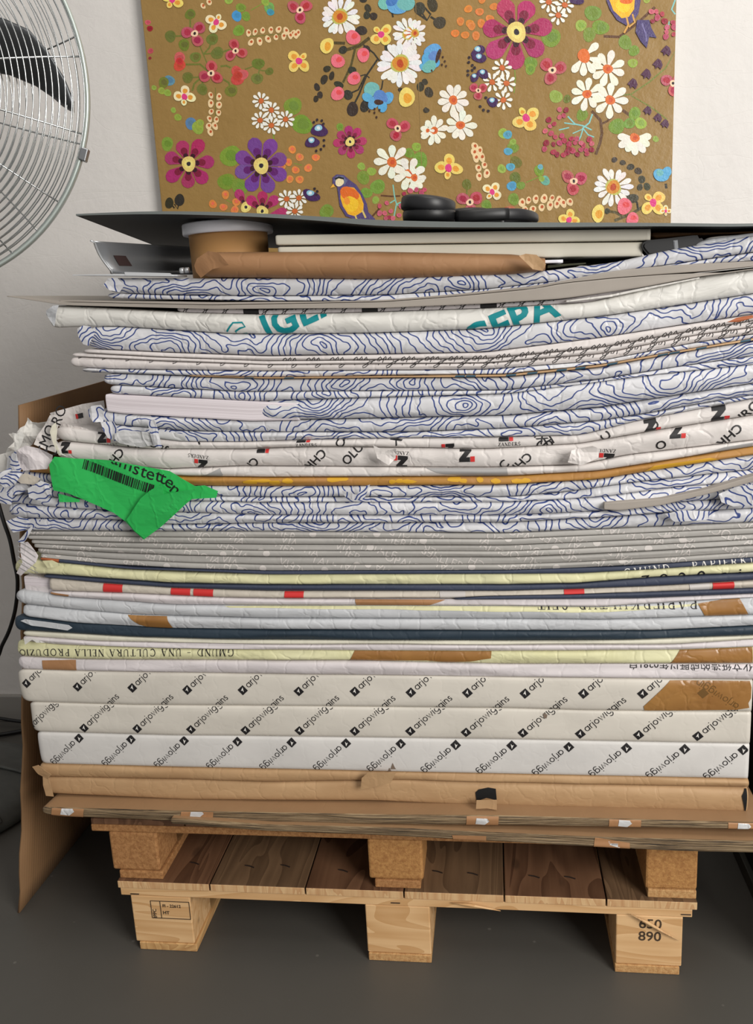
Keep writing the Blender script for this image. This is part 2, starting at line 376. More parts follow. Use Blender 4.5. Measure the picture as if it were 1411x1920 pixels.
# ---------------------------------------------------------------- paper packages
SEED = [0]
class Pack:
    """a wrapped ream of large sheets: traced lower and upper edge on its own front plane, real depth"""
    def __init__(s, bot, top, x0=None, x1=.60, o=0., rc=.009, n=2.2, amp=.0012, cs=1.0, depth=.70, lt=.02, la=.35, nx=200, nt=11, gap=.0004, y1=None):
        SEED[0] += 1; s.seed = SEED[0]; s.o = o; s.rc = rc; s.n = n; s.amp = amp; s.cs = cs; s.depth = depth; s.lt = lt; s.la = la; s.nx = nx; s.nt = nt
        def w(pl):
            P = sorted([tuple(at(u, v, -o)[[0, 2]]) for u, v in pl]); return np.array(P)
        B, T = w(bot), w(top)
        s.xl = (at(x0, (bot[0][1]+top[0][1])/2, -o)[0] if x0 is not None else max(B[0, 0], T[0, 0]))
        s.xr = x1
        xs = np.linspace(s.xl-.03, s.xr+.03, 500)
        def fit(Pp):
            sl = (Pp[-1, 1]-Pp[-2, 1])/max(Pp[-1, 0]-Pp[-2, 0], 1e-3)
            zz = np.interp(xs, Pp[:, 0], Pp[:, 1]); zz = np.where(xs > Pp[-1, 0], Pp[-1, 1]+sl*.9*(xs-Pp[-1, 0]), zz)
            k = 13; ker = np.ones(k)/k; zp = np.pad(zz, k//2, mode='edge'); return np.convolve(zp, ker, 'valid')
        s.xs = xs; s.ZB = fit(B)+gap; s.ZT = np.maximum(fit(T)-gap, s.ZB+.0012)
        s.prints = []
        s.mats = []
    def zb(s, x): return np.interp(x, s.xs, s.ZB)
    def zt(s, x): return np.interp(x, s.xs, s.ZT)
    def surf(s, x, t, e=0.):
        x = np.asarray(x, float); t = np.asarray(t, float)
        zb, zt = s.zb(x), s.zt(x); h = zt-zb; z = zb+h*t
        q = np.clip(np.abs(2*t-1), 0, 1); rc = np.minimum(s.rc, h*.75)
        y = -s.o+rc*(1-(1-q**s.n)**(1/s.n))
        if s.lt > 0:
            wv = np.clip((x-s.xl)/s.lt, 0, 1); k = np.sqrt(1-(1-wv)**2)
            zc = zb+h*.5; z = zc+(z-zc)*(s.la+(1-s.la)*k); y = y+(1-k)*s.lt*.5
        edge = 1-q**4
        sag = (vn(x*7, t*1.3+s.seed, s.seed)-.5)*.006*min(1, s.amp/.0012)*edge
        d = s.amp*(crumple(x, z, s.seed, s.cs)-.5)*edge*1.6
        y = y-sag-d-e
        z = z+(vn(x*30, t*3, s.seed+9)-.5)*s.amp*.8*edge
        return x, y, z
    def tfromz(s, x, z): return (z-s.zb(x))/(s.zt(x)-s.zb(x))
    def px(s, u, v): p = at(u, v, -s.o); return p[0], p[2]
    def put(s, sh, u, v, ang, mat, e=.0006, center=False):
        """sh in metres, its origin placed at photo pixel (u, v) of the front plane, clipped to the front face"""
        x, z = s.px(u, v)
        if center:
            cx = (min(p[0] for p in sh[0])+max(p[0] for p in sh[0]))/2; cy = (min(p[1] for p in sh[0])+max(p[1] for p in sh[0]))/2
            sh = xf(sh, -cx, -cy)
        s.prints.append((xf(sh, x, z, ang), mat, e)); return s
    def patch(s, pts, mat, e=.0009):
        s.prints.append((poly([s.px(u, v) for u, v in pts]), mat, e)); return s
    def build(s, name, mat, label=None, cat=None, group=None, parent=None, sidemat=None):
        us = np.linspace(0, 1, s.nx); xs = s.xl+(s.xr-s.xl)*us
        if s.lt > 0:
            nl = 8; xs = np.concatenate([s.xl+s.lt*(1-np.cos(np.linspace(0, math.pi/2, nl, endpoint=False))), np.linspace(s.xl+s.lt, s.xr, s.nx-nl)])
        ts = (1-np.cos(np.linspace(0, math.pi, s.nt)))/2
        X, T = np.meshgrid(xs, ts, indexing='ij'); x, y, z = s.surf(X, T)
        nx = len(xs); nb = 3; V = []; uvv = []
        arc = T*(s.zt(X)-s.zb(X))*1.25
        du, dv = s.seed*.377, s.seed*.531
        ring = 2*nb+s.nt
        bk = np.clip(-.585-xs[0], 0, .05)*(1-(xs-xs[0])/(xs[-1]-xs[0]))**4   # sheets further back sit a little further in
        for i in range(nx):
            zb, zt = z[i, 0], z[i, -1]; yb, yt = y[i, 0], y[i, -1]
            for k in range(nb, 0, -1):
                V.append((xs[i]+bk[i], yb+(s.depth-yb)*k/nb, zb)); uvv.append((xs[i]+du, dv-(s.depth-yb)*k/nb))
            for j in range(s.nt): V.append((x[i, j], y[i, j], z[i, j])); uvv.append((x[i, j]+du, arc[i, j]+dv))
            for k in range(1, nb+1):
                V.append((xs[i]+bk[i], yt+(s.depth-yt)*k/nb, zt)); uvv.append((xs[i]+du, arc[i, -1]+dv+(s.depth-yt)*k/nb))
        Fc = []; mi = []; mats = [mat]+([sidemat] if sidemat else []); sidx = 1 if sidemat else 0
        for i in range(nx-1):
            for j in range(ring-1): Fc.append((i*ring+j, (i+1)*ring+j, (i+1)*ring+j+1, i*ring+j+1)); mi.append(sidx if (j < nb or j >= nb+s.nt-1) else 0)
            Fc.append((i*ring+ring-1, (i+1)*ring+ring-1, (i+1)*ring, i*ring)); mi.append(sidx)
        Fc.append(tuple(range(ring))); mi.append(0); Fc.append(tuple(range(nx*ring-1, (nx-1)*ring-1, -1))); mi.append(0)
        nsm = len(Fc)
        for sh, pm, e in s.prints:
            if pm not in mats: mats.append(pm)
            k = mats.index(pm); bm = bmesh.new()
            vx = np.array([p[0] for p in sh[0]]); vz = np.array([p[1] for p in sh[0]])
            if not len(vx): bm.free(); continue
            # the shape is cut in straight space first, then bent onto the front
            bv = [bm.verts.new((a, b, 0)) for a, b in zip(vx, vz)]
            for f in sh[1]:
                try: bm.faces.new([bv[q] for q in f])
                except ValueError: pass
            def cut(co, no, clear=False):
                bmesh.ops.bisect_plane(bm, geom=bm.verts[:]+bm.edges[:]+bm.faces[:], plane_co=co, plane_no=no, clear_outer=clear, dist=1e-7)
            x0, x1 = max(vx.min(), s.xl+.002), min(vx.max(), s.xr-.002)
            cut((s.xl+.002, 0, 0), (-1, 0, 0), True); cut((s.xr-.002, 0, 0), (1, 0, 0), True)
            step = .010
            q = math.ceil(x0/step)*step
            while q < x1: cut((q, 0, 0), (1, 0, 0)); q += step
            for v in bm.verts: v.co.y = float(s.tfromz(v.co.x, v.co.y))
            cut((0, .985, 0), (0, 1, 0), True); cut((0, .015, 0), (0, -1, 0), True)
            if len(bm.verts):
                for tt in ts[1:-1]: cut((0, float(tt), 0), (0, 1, 0))
            if len(bm.faces):
                bmesh.ops.triangulate(bm, faces=bm.faces[:])
                bm.verts.ensure_lookup_table(); bm.verts.index_update()
                ax = np.array([v.co.x for v in bm.verts]); ay = np.array([v.co.y for v in bm.verts])
                px_, py_, pz_ = s.surf(ax, ay, e); n0 = len(V)
                V += list(zip(px_, py_, pz_)); uvv += list(zip(px_+du, pz_+dv))
                for f in bm.faces:
                    ids = [v.index+n0 for v in f.verts]
                    a, b, c = [V[q] for q in ids[:3]]
                    ny = (b[2]-a[2])*(c[0]-a[0])-(b[0]-a[0])*(c[2]-a[2])
                    if ny > 0: ids.reverse()
                    Fc.append(tuple(ids)); mi.append(k)
            bm.free()
        me = bpy.data.meshes.new(name)
        off = Vector((0, 0, 0))
        if parent is not None: off = Vector(parent.location)
        me.from_pydata([(a-off.x, b-off.y, c-off.z) for a, b, c in V], [], Fc); me.update()
        lay = me.uv_layers.new(name='UVMap'); li = np.zeros(len(me.loops), dtype=np.int32); me.loops.foreach_get('vertex_index', li)
        lay.data.foreach_set('uv', np.array(uvv, dtype=np.float32)[li].ravel())
        me.polygons.foreach_set('material_index', np.array(mi, dtype=np.int32))
        sm = np.ones(len(Fc), dtype=bool); sm[nsm-2:nsm] = False; me.polygons.foreach_set('use_smooth', sm)
        o = link(name, me, mats, parent)
        if label: tag(o, label, cat, group)
        s.ob = o; s.V = None
        return o

def flap(name, pts, off, amp, mat, parent=None, seed=1, tilt=(0, 0), sc=1.2, prints=(), thick=.0006, res=.006, label=None):
    """a torn or folded bit of sheet: outline traced on the plane y=-off, crumpled, solid"""
    W = [at(u, v, -off) for u, v in pts]; bm = bmesh.new()
    bv = [bm.verts.new((p[0], p[2], 0)) for p in W]; bm.faces.new(bv)
    xs = [p[0] for p in W]; zs = [p[2] for p in W]; cx, cz = sum(xs)/len(xs), sum(zs)/len(zs)
    def cuts(b):
        if not len(b.verts): return
        for ax in (0, 1):
            lo = min(v.co[ax] for v in b.verts); hi = max(v.co[ax] for v in b.verts); q = math.ceil(lo/res)*res
            while q < hi:
                co = [0, 0, 0]; co[ax] = q; no = [0, 0, 0]; no[ax] = 1
                bmesh.ops.bisect_plane(b, geom=b.verts[:]+b.edges[:]+b.faces[:], plane_co=co, plane_no=no, dist=1e-7); q += res
    def yf(x, z, e=0): return -off-amp*float(crumple(np.array(x), np.array(z), seed, sc))-tilt[0]*(x-cx)-tilt[1]*(z-cz)-e
    cuts(bm); bmesh.ops.triangulate(bm, faces=bm.faces[:])
    mats = [mat]; uvl = bm.loops.layers.uv.new('UVMap')
    for f in bm.faces:
        for l in f.loops: l[uvl].uv = (l.vert.co.x+seed*.3, l.vert.co.y)
    for v in bm.verts: x, z = v.co.x, v.co.y; v.co = (x, yf(x, z), z)
    bmesh.ops.recalc_face_normals(bm, faces=bm.faces)
    if sum(f.normal.y for f in bm.faces) > 0: bmesh.ops.reverse_faces(bm, faces=bm.faces[:])
    front = bm.faces[:]
    r = bmesh.ops.extrude_face_region(bm, geom=front)
    for g_ in r['geom']:
        if isinstance(g_, bmesh.types.BMVert): g_.co.y += thick
    for sh, pm, ang, (u, v), clips in prints:
        p = at(u, v, -off); b = bmesh.new(); t = xf(sh, p[0], p[2], ang)
        bvv = [b.verts.new((x, z, 0)) for x, z in t[0]]
        for f in t[1]:
            try: b.faces.new([bvv[q] for q in f])
            except ValueError: pass
        for (ua, va), (ub, vb) in clips:        # keep the right hand side of a->b in the photo (below the line)
            A = at(ua, va, -off); B = at(ub, vb, -off); d = Vector((B[0]-A[0], B[2]-A[2], 0)); no = Vector((-d.y, d.x, 0))
            bmesh.ops.bisect_plane(b, geom=b.verts[:]+b.edges[:]+b.faces[:], plane_co=(A[0], A[2], 0), plane_no=no, clear_outer=True, dist=1e-7)
        cuts(b)
        if pm not in mats: mats.append(pm)
        k = mats.index(pm); mp = {}
        for v in b.verts: mp[v] = bm.verts.new((v.co.x, yf(v.co.x, v.co.y, .0007), v.co.y))
        for f in b.faces:
            try:
                nf = bm.faces.new([mp[v] for v in f.verts]); nf.material_index = k
            except ValueError: pass
        b.free()
    if parent is not None and parent.location.length > 0: bmesh.ops.translate(bm, verts=bm.verts, vec=-Vector(parent.location))
    me = bpy.data.meshes.new(name); bm.to_mesh(me); bm.free()
    o = link(name, me, mats, parent)
    if label: o['label'] = label
    return o

#@@STRUCTURE
# ---------------------------------------------------------------- the room
def wall_mat():
    g = NT('white_plaster'); p = g.obj()
    a = g.noise(p, 6, 4, .55); b = g.noise(p, 42, 4, .6); c = g.noise(g.mapv(p, (3, 1, 9), (0, .6, 0)), 1, 3, .5, 2)
    cr = g.ramp(g.math('ABSOLUTE', g.math('SUBTRACT', c, .5)), [(0, (0, 0, 0, 1)), (.012, (1, 1, 1, 1))])
    h = g.math('ADD', g.math('ADD', g.math('MULTIPLY', a, 1.5), g.math('MULTIPLY', b, .35)), g.math('MULTIPLY', cr, .06))
    return g.out(g.mix(a, lin((226, 222, 217)), lin((218, 214, 210))), .55, g.bump(h, .35, .008))
def floor_mat():
    g = NT('grey_floor'); p = g.obj()
    a = g.noise(p, 3, 4, .6); v = g.n('ShaderNodeTexVoronoi', Vector=p, Scale=12.)
    sp = g.ramp(v.outputs['Distance'], [(.03, (1, 1, 1, 1)), (.05, (0, 0, 0, 1))])
    c = g.mix(a, lin((88, 85, 80)), lin((76, 74, 69))); c = g.mix(g.math('MULTIPLY', sp, .4), c, lin((130, 126, 118)))
    return g.out(c, .48, g.bump(g.noise(p, 120, 2), .08, .001), 0, .35)
M['wall'] = wall_mat(); M['floor'] = floor_mat()
tag(bm_link('floor', box_bm(-4, 4, -4, .9, -.1, 0, 0), 'floor'), kind='structure')
tag(bm_link('wall_back', box_bm(-4, 4, .9, 1.0, -.1, 3.4, 0), 'wall'), kind='structure')
M['skirting'] = flat('skirting_paint', (150, 146, 140), .5)
tag(bm_link('baseboard_back', box_bm(-4, 4, .885, .8999, 0.0005, .082, .003), 'skirting'), kind='structure')

# ---------------------------------------------------------------- pallets
M['pine'] = wood('pale_pine', (228, 188, 138), (204, 158, 106), 1, .6, 0)
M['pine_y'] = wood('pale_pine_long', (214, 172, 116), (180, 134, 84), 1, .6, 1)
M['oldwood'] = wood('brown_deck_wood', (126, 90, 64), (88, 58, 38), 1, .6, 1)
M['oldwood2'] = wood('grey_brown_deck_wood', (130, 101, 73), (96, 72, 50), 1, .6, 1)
M['endgrain'] = wood('board_end_wood', (220, 184, 136), (196, 150, 104), 2, .7, 2)
M['chip'] = chip('chipboard', (190, 140, 82), (160, 110, 60))
M['chip2'] = chip('orange_chipboard', (184, 134, 84), (150, 102, 58))
M['chipedge'] = chip('skid_chipboard', (206, 164, 110), (176, 128, 78))
D = .78
FX = [0, .1734, .3486, .5237, .6967, .8674, 1.0164]
pal = thing('pallet', (0, 0, 0), 'pale pine pallet standing on the floor, its right front block stamped 650 890', 'pallet')
X0 = -.5082
for i in range(6):
    g_ = .0012
    bm = box_bm(X0+FX[i]+(g_ if i else 0), X0+FX[i+1]-g_, 0, D, .1295, .144, .0012)
    # end faces show pale end grain
    bm.faces.ensure_lookup_table()
    for f in bm.faces:
        if abs(f.normal.y) > .5: f.material_index = 1
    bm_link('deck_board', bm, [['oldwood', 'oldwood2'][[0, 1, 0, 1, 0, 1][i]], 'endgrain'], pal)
for y in (0, .34, .68):
    bm_link('stringer_board', box_bm(X0+.003, X0+1.008, y+.002, y+.1, .1135, .1292, .0012), 'pine', pal)
BK = {}
bl = [(.0205, .1327), (.4535, .5672), (.884, .9933)]
sk = [(.0271, .1365), (.4549, .5671), (.8828, .990)]
for k in range(3):
    for y in (0, .34, .68):
        b = BK[k, y] = bm_link('block', box_bm(X0+bl[k][0], X0+bl[k][1], y+.002, y+.1, .0160, .1132, .002), 'pine', pal)
    bm_link('skid_board', box_bm(X0+sk[k][0], X0+sk[k][1], 0, D, 0.0002, .0157, .0015), ['pine_y', 'chipedge', 'chipedge'][k], pal)
def plane_text(name, shapes, mat, y, parent):
    V, Fc = join(*shapes); bm = bmesh.new(); bv = [bm.verts.new((a, y, b)) for a, b in V]
    for f in Fc:
        try: bm.faces.new([bv[q] for q in f])
        except ValueError: pass
    r = bmesh.ops.extrude_face_region(bm, geom=bm.faces[:])
    for q in r['geom']:
        if isinstance(q, bmesh.types.BMVert): q.co.y += .0008
    return bm_link(name, bm, mat, parent)
M['stamp'] = flat('faded_stamp_ink', (70, 55, 40), .7)
p = at(1197, 1741, 0); q = at(1196, 1764, 0)
plane_text('number_stamp', [xf(glyphs('650', .0255, .006), p[0], p[2]), xf(glyphs('890', .0255, .006), q[0], q[2])], 'stamp', .0012, BK[2, 0])
a = at(281, 1690, 0); b = at(357, 1725, 0)
def rect(x0, z0, x1, z1, w_): return join(*[stroke(s_, w_) for s_ in ([(x0, z0), (x1, z0)], [(x1, z0), (x1, z1)], [(x1, z1), (x0, z1)], [(x0, z1), (x0, z0)])])
c1 = at(304, 1702, 0); c2 = at(305, 1715, 0); c3 = at(294, 1722, 0)
plane_text('treatment_stamp', [rect(a[0], a[2], b[0], b[2], .0011), stroke([(a[0]+.018, a[2]), (a[0]+.018, b[2])], .0011),
    xf(glyphs('FI - 22612', .0085, .004), c1[0], c1[2]), xf(glyphs('HT', .0095, .006), c2[0], c2[2]), xf(glyphs('IPPC', .0095, .002), c3[0], c3[2], math.pi/2)], 'stamp', .0012, BK[0, 0])
# splinter and staples
sp = [at(1181, 1714, -.004), at(1215, 1731, -.006), at(1240, 1746, -.005), at(1272, 1764, -.002)]
bm_link('splinter', tube_bm([tuple(q) for q in sp], [.0008, .0032, .0022, .0004], 6), 'endgrain', pal, True)
sp = [at(845, 1693, -.001), at(880, 1697, -.003), at(938, 1708, -.003)]
bm_link('splinter', tube_bm([tuple(q) for q in sp], [.0006, .003, .0005], 6), 'pine', pal, True)
M['iron'] = flat('rusty_nail', (40, 28, 22), .6, .3)
for (u, v) in [(365, 1618), (468, 1624), (535, 1623), (643, 1632), (820, 1634), (886, 1638), (1001, 1643), (1068, 1645)]:
    p = atz(u, v, .1445); bm_link('nail_head', tube_bm([(p[0]-.009, p[1]+.002, .1444), (p[0], p[1], .1448), (p[0]+.009, p[1]-.004, .1444)], .0012, 6), 'iron', pal)
for (u, v) in [(252, 1677), (741, 1694), (1286, 1716)]:
    p = at(u, v, 0); bm_link('nail_head', tube_bm([(p[0]-.008, .0012, p[2]), (p[0]+.008, .0012, p[2])], .0009, 6), 'iron', pal)

pal2 = thing('pallet', (0, .008, .144), 'chipboard-block pallet lying on top of the pale pine one, under the cardboard', 'pallet')
bl2 = [(-.518, -.428), (-.0454, .0500), (.4240, .5078)]
sk2 = [(-.506, -.4235), (-.0357, .0448), (.4277, .5069)]
for k in range(3):
    for y in (.008, .34, .68):
        bm_link('block', box_bm(bl2[k][0], bl2[k][1], y+.002, y+.095, .1602, .238, .004), ['chip2', 'chip', 'chip'][k], pal2)
    bm_link('skid_board', box_bm(sk2[k][0], sk2[k][1], .008, D, .1442, .1600, .002), ['chip2', 'chip2', 'chipedge'][k], pal2)
for y in (.010, .34, .68):
    bm_link('stringer_board', box_bm(-.5495, .5085, y, y+.095, .2382, .252, .002), 'chip2', pal2)
for i in range(6):
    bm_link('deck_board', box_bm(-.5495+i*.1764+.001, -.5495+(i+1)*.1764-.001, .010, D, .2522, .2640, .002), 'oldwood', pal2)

# ---------------------------------------------------------------- cardboard under and beside the stack
pad2 = Pack([(92, 1531), (327, 1546), (500, 1559), (711, 1567), (1108, 1588), (1250, 1596), (1411, 1600)], [(92, 1522), (327, 1535), (500, 1547), (711, 1552), (1108, 1570), (1411, 1578)],
            x0=318, o=.045, rc=.003, n=4, amp=.0010, lt=.004, x1=.6, depth=.72)
pad2.patch([(847, 1566), (911, 1567), (911, 1578), (850, 1576)], 'tape2').patch([(1115, 1570), (1180, 1580), (1180, 1594), (1112, 1588)], 'tape2').patch([(1140, 1577), (1168, 1582), (1160, 1588), (1142, 1583)], 'clear')  # last patch is a glint painted on the tape
pad2.build('cardboard_pad', 'cardedge', 'lower flat bundle of corrugated cardboard lying on the upper pallet', 'cardboard', 'cardboard bundles under the paper stack', sidemat='liner')
pad1 = Pack([(80, 1526), (110, 1531), (327, 1540), (711, 1546), (934, 1548), (1411, 1555)], [(80, 1514), (110, 1515), (327, 1521), (711, 1528), (934, 1530), (1411, 1543)],
            x0=78, o=.034, rc=.003, n=4, amp=.0012, lt=.012, depth=.72)
for (u, v) in ((370, 1528), (905, 1540), (1172, 1545), (1395, 1551), (128, 1523)):
    pad1.patch([(u-30, v-16), (u+30, v-14), (u+28, v+16), (u-32, v+14)], 'tape2').patch([(u-12, v-8), (u+8, v-7), (u+12, v-2), (u+3, v+5), (u-14, v+3)], 'clear', .0015)  # tan tape, each with a pale patch painted as its glint
pad1.build('cardboard_pad', 'cardedge', 'upper taped bundle of corrugated cardboard directly under the kraft paper packages', 'cardboard', 'cardboard bundles under the paper stack', sidemat='liner')
# leaning cardboard sheet on the left
def lean_sheet():
    nu, nv = 14, 22; th = .0045; bm = bmesh.new(); G = {}
    for s_ in (0, 1):
        for i in range(nu+1):
            for j in range(nv+1):
                a_, b_ = i/nu, j/nv      # a along depth, b up
                y = .082+(.74-.082)*a_ + (.02*(1-b_)*0); x = -.767+(.767-.612)*b_**.95 + .012*a_+.006*math.sin(3.1*b_)
                z = 1.003*b_+.02*a_*b_+(.0 if b_ > 0 else 0)
                if j == 0 and i == 0: z = .0
                y += .004*math.sin(40*b_)*(1-a_)**6
                G[s_, i, j] = bm.verts.new((x+s_*th-th/2, y, z+.0005))
    for s_ in (0, 1):
        for i in range(nu):
            for j in range(nv): bm.faces.new([G[s_, i, j], G[s_, i+1, j], G[s_, i+1, j+1], G[s_, i, j+1]])
    for i in range(nu):
        bm.faces.new([G[0, i, 0], G[0, i+1, 0], G[1, i+1, 0], G[1, i, 0]]); bm.faces.new([G[0, i, nv], G[0, i+1, nv], G[1, i+1, nv], G[1, i, nv]])
    for j in range(nv):
        bm.faces.new([G[0, 0, j], G[0, 0, j+1], G[1, 0, j+1], G[1, 0, j]]); bm.faces.new([G[0, nu, j], G[0, nu, j+1], G[1, nu, j+1], G[1, nu, j]])
    return bm
tag(bm_link('cardboard_sheet', lean_sheet(), 'card', None, True), 'large brown corrugated cardboard sheet leaning upright against the left end of the stack', 'cardboard')

# ---------------------------------------------------------------- the paper stack, lowest package first
L = dict(
 k0=[(80, 1488), (89, 1490), (347, 1502), (700, 1504), (934, 1515), (1403, 1526)],
 k1=[(82, 1459), (347, 1464), (506, 1469), (741, 1465), (924, 1469), (1133, 1474), (1411, 1479)],
 k2=[(75, 1433), (347, 1440), (645, 1446), (711, 1448), (1411, 1462)],
 a1=[(67, 1373), (319, 1380), (450, 1381), (950, 1387.5), (1411, 1396)],
 a2=[(50, 1317), (248, 1323), (450, 1324), (950, 1329), (1088, 1333), (1411, 1336)],
 a3=[(32, 1256), (177, 1260), (500, 1265), (950, 1271), (1411, 1276)],
 p1=[(32, 1232), (142, 1238), (500, 1240), (654, 1240), (950, 1247), (1411, 1246)],
 y1=[(28, 1201), (106, 1210), (319, 1217), (500, 1220), (950, 1222), (1265, 1220), (1411, 1214)],
 g1=[(42, 1193), (177, 1203), (500, 1209), (950, 1210), (1265, 1209), (1411, 1200)],
 c1=[(42, 1184), (248, 1196), (450, 1201), (950, 1203), (1159, 1202), (1411, 1193)],
 d1=[(25, 1155), (142, 1170), (319, 1180), (500, 1182), (950, 1184), (1230, 1184), (1411, 1175)],
 w1=[(39, 1134), (142, 1145), (248, 1154), (500, 1161), (950, 1162), (1124, 1164), (1411, 1155)],
 w2=[(25, 1106), (131, 1121), (319, 1135), (500, 1136), (950, 1137), (1124, 1139), (1411, 1121)],
 q1=[(92, 1109), (227, 1113), (397, 1121), (500, 1123), (911, 1125), (1194, 1123), (1411, 1114)],
 n3=[(850, 1124), (911, 1122), (1194, 1115), (1411, 1106)],
 b1=[(92, 1084), (177, 1093), (319, 1103), (500, 1109), (950, 1109), (1088, 1105), (1230, 1100), (1411, 1089)],
 n2=[(80, 1078), (319, 1095), (500, 1098), (950, 1098), (1088, 1095), (1230, 1084), (1411, 1075)],
 y2=[(28, 1050), (113, 1054), (213, 1068), (354, 1075), (500, 1078), (950, 1077), (1088, 1076), (1230, 1068), (1411, 1056)],
 n1=[(74, 1044), (106, 1048), (248, 1064), (500, 1071), (950, 1070), (1159, 1063), (1411, 1046)],
 h1=[(53, 997), (500, 998), (950, 1001), (1088, 995), (1411, 981)],
 l1=[(18, 972), (213, 976), (319, 985), (500, 982), (950, 981), (1124, 972), (1265, 962), (1411, 955)],
 l2=[(0, 942), (142, 956), (500, 967), (950, 968), (1124, 960), (1265, 944), (1411, 934)],
 l3=[(0, 923), (106, 935), (500, 943), (950, 943), (1124, 934), (1265, 915), (1411, 905)],
 l4=[(20, 905), (300, 930), (500, 933), (950, 933), (1060, 924), (1194, 905), (1411, 882)],
 l5=[(30, 884), (347, 912), (500, 913), (700, 912), (950, 910), (1124, 900), (1265, 877), (1411, 854)],
 z0=[(53, 877), (347, 894), (500, 896), (950, 894), (1124, 884), (1265, 862), (1411, 838)],
 z1=[(108, 862), (308, 881), (450, 875), (911, 878), (1088, 873), (1173, 855), (1411, 827)],
 z2=[(95, 826), (276, 843), (450, 843), (609, 838), (911, 843), (1088, 833), (1230, 808), (1411, 780)],
 u0=[(105, 800), (200, 812), (344, 829), (450, 829), (609, 824), (950, 820), (1088, 817), (1194, 790), (1411, 748)],
 u1=[(198, 796), (344, 809), (450, 811), (769, 811), (950, 804), (1124, 790), (1212, 776), (1411, 741)],
 u2=[(170, 768), (230, 776), (471, 790), (950, 780), (1124, 765), (1212, 751), (1411, 720)],
 u3=[(198, 738), (480, 753), (521, 751), (950, 739), (1124, 716), (1230, 703), (1411, 684)],
 u4=[(205, 722), (450, 735), (950, 732), (1124, 712), (1265, 689), (1411, 668)],
 u5=[(191, 700), (500, 711), (950, 707), (1124, 689), (1265, 663), (1411, 639)],
 u5b=[(150, 699), (191, 699.5), (350, 705), (500, 707.5), (950, 702), (1124, 684), (1265, 659), (1411, 634)],
 u6=[(140, 688), (200, 692), (500, 696), (911, 693), (1124, 677), (1301, 643), (1411, 627)],
 s1=[(133, 669), (300, 677), (500, 684), (911, 681), (1124, 664), (1301, 629), (1411, 614)],
 s2=[(135, 661), (300, 670), (500, 677), (911, 673), (1124, 652), (1301, 620), (1411, 602)],
 s3=[(152, 654), (300, 661), (500, 668), (769, 664), (911, 661), (1124, 634), (1265, 612), (1411, 590)],
 i0=[(152, 613), (210, 612), (425, 626), (500, 627), (698, 625), (911, 617), (1124, 594), (1265, 574), (1411, 551)],
 i1=[(98, 572), (354, 586), (500, 590), (698, 585), (911, 578), (1103, 567), (1325, 516), (1411, 503)],
 j0=[(330, 575), (500, 580), (700, 575), (911, 569), (1053, 561), (1305, 521), (1411, 503)],
 j1=[(10, 557), (120, 570), (400, 576), (720, 574), (911, 567), (1053, 555), (1200, 535), (1305, 519), (1411, 507)],
 j2=[(10, 552), (120, 564), (400, 571), (700, 567), (911, 550), (1002, 540), (1153, 520), (1325, 512), (1411, 509)],
 j3=[(201, 560), (500, 565), (720, 565), (860, 556), (1002, 537), (1153, 508), (1411, 489)],
 m1=[(201, 549), (311, 553), (500, 555), (720, 553), (911, 542), (1053, 526), (1254, 496), (1411, 473)],
 m2=[(198, 520), (222, 521), (375, 521), (700, 522), (1022, 507), (1153, 491), (1254, 468), (1411, 441)],
)
LG = 'large-format paper packages in the stack'
CG = 'blue contour-lined paper packages'
def P_(b, t, **k): return Pack(L[b], L[t], **k)
lab = lambda s: s
# --- kraft
k = P_('k0', 'k1', x0=83, x1=.578, rc=.007, n=2.6, amp=.0014, lt=.010, cs=.8)
k.patch([(893, 1502), (891, 1484), (897, 1479), (915, 1476), (929, 1478), (931, 1500), (912, 1495)], 'hole_shade', .0012)  # flat dark patch painted for the shaded inside of the tear
k.patch([(1395, 1520), (1392, 1505), (1389, 1490), (1397, 1478), (1411, 1480), (1411, 1527)], 'hole_shade', .0012)  # dark gap at the right end, likewise painted as shade
ko = k.build('paper_package', 'kraft', 'lowest kraft brown paper package, a torn hole painted as dark shade on its front', 'paper package', 'kraft paper packages')
flap('torn_flap', [(893, 1499), (931, 1498), (931, 1516), (912, 1513), (892, 1514)], .016, .004, 'kraft', ko, 61, (0, -.1))
flap('folded_corner', [(82, 1445), (95, 1458), (102, 1492), (88, 1490), (84, 1470)], .006, .006, 'kraft', ko, 62)
k = P_('k1', 'k2', x0=72, x1=.578, rc=.008, n=2.4, amp=.0016, lt=.012, cs=.8)
ko = k.build('paper_package', 'kraft', 'upper kraft brown paper package, directly under the white diagonally lettered packages', 'paper package', 'kraft paper packages')
flap('folded_corner', [(64, 1434), (76, 1430), (100, 1448), (92, 1458), (75, 1448)], .006, .010, 'kraft', ko, 63)
flap('torn_flap', [(678, 1458), (690, 1447), (742, 1447), (733, 1466), (700, 1474), (676, 1479)], .010, .005, 'kraft', ko, 64)
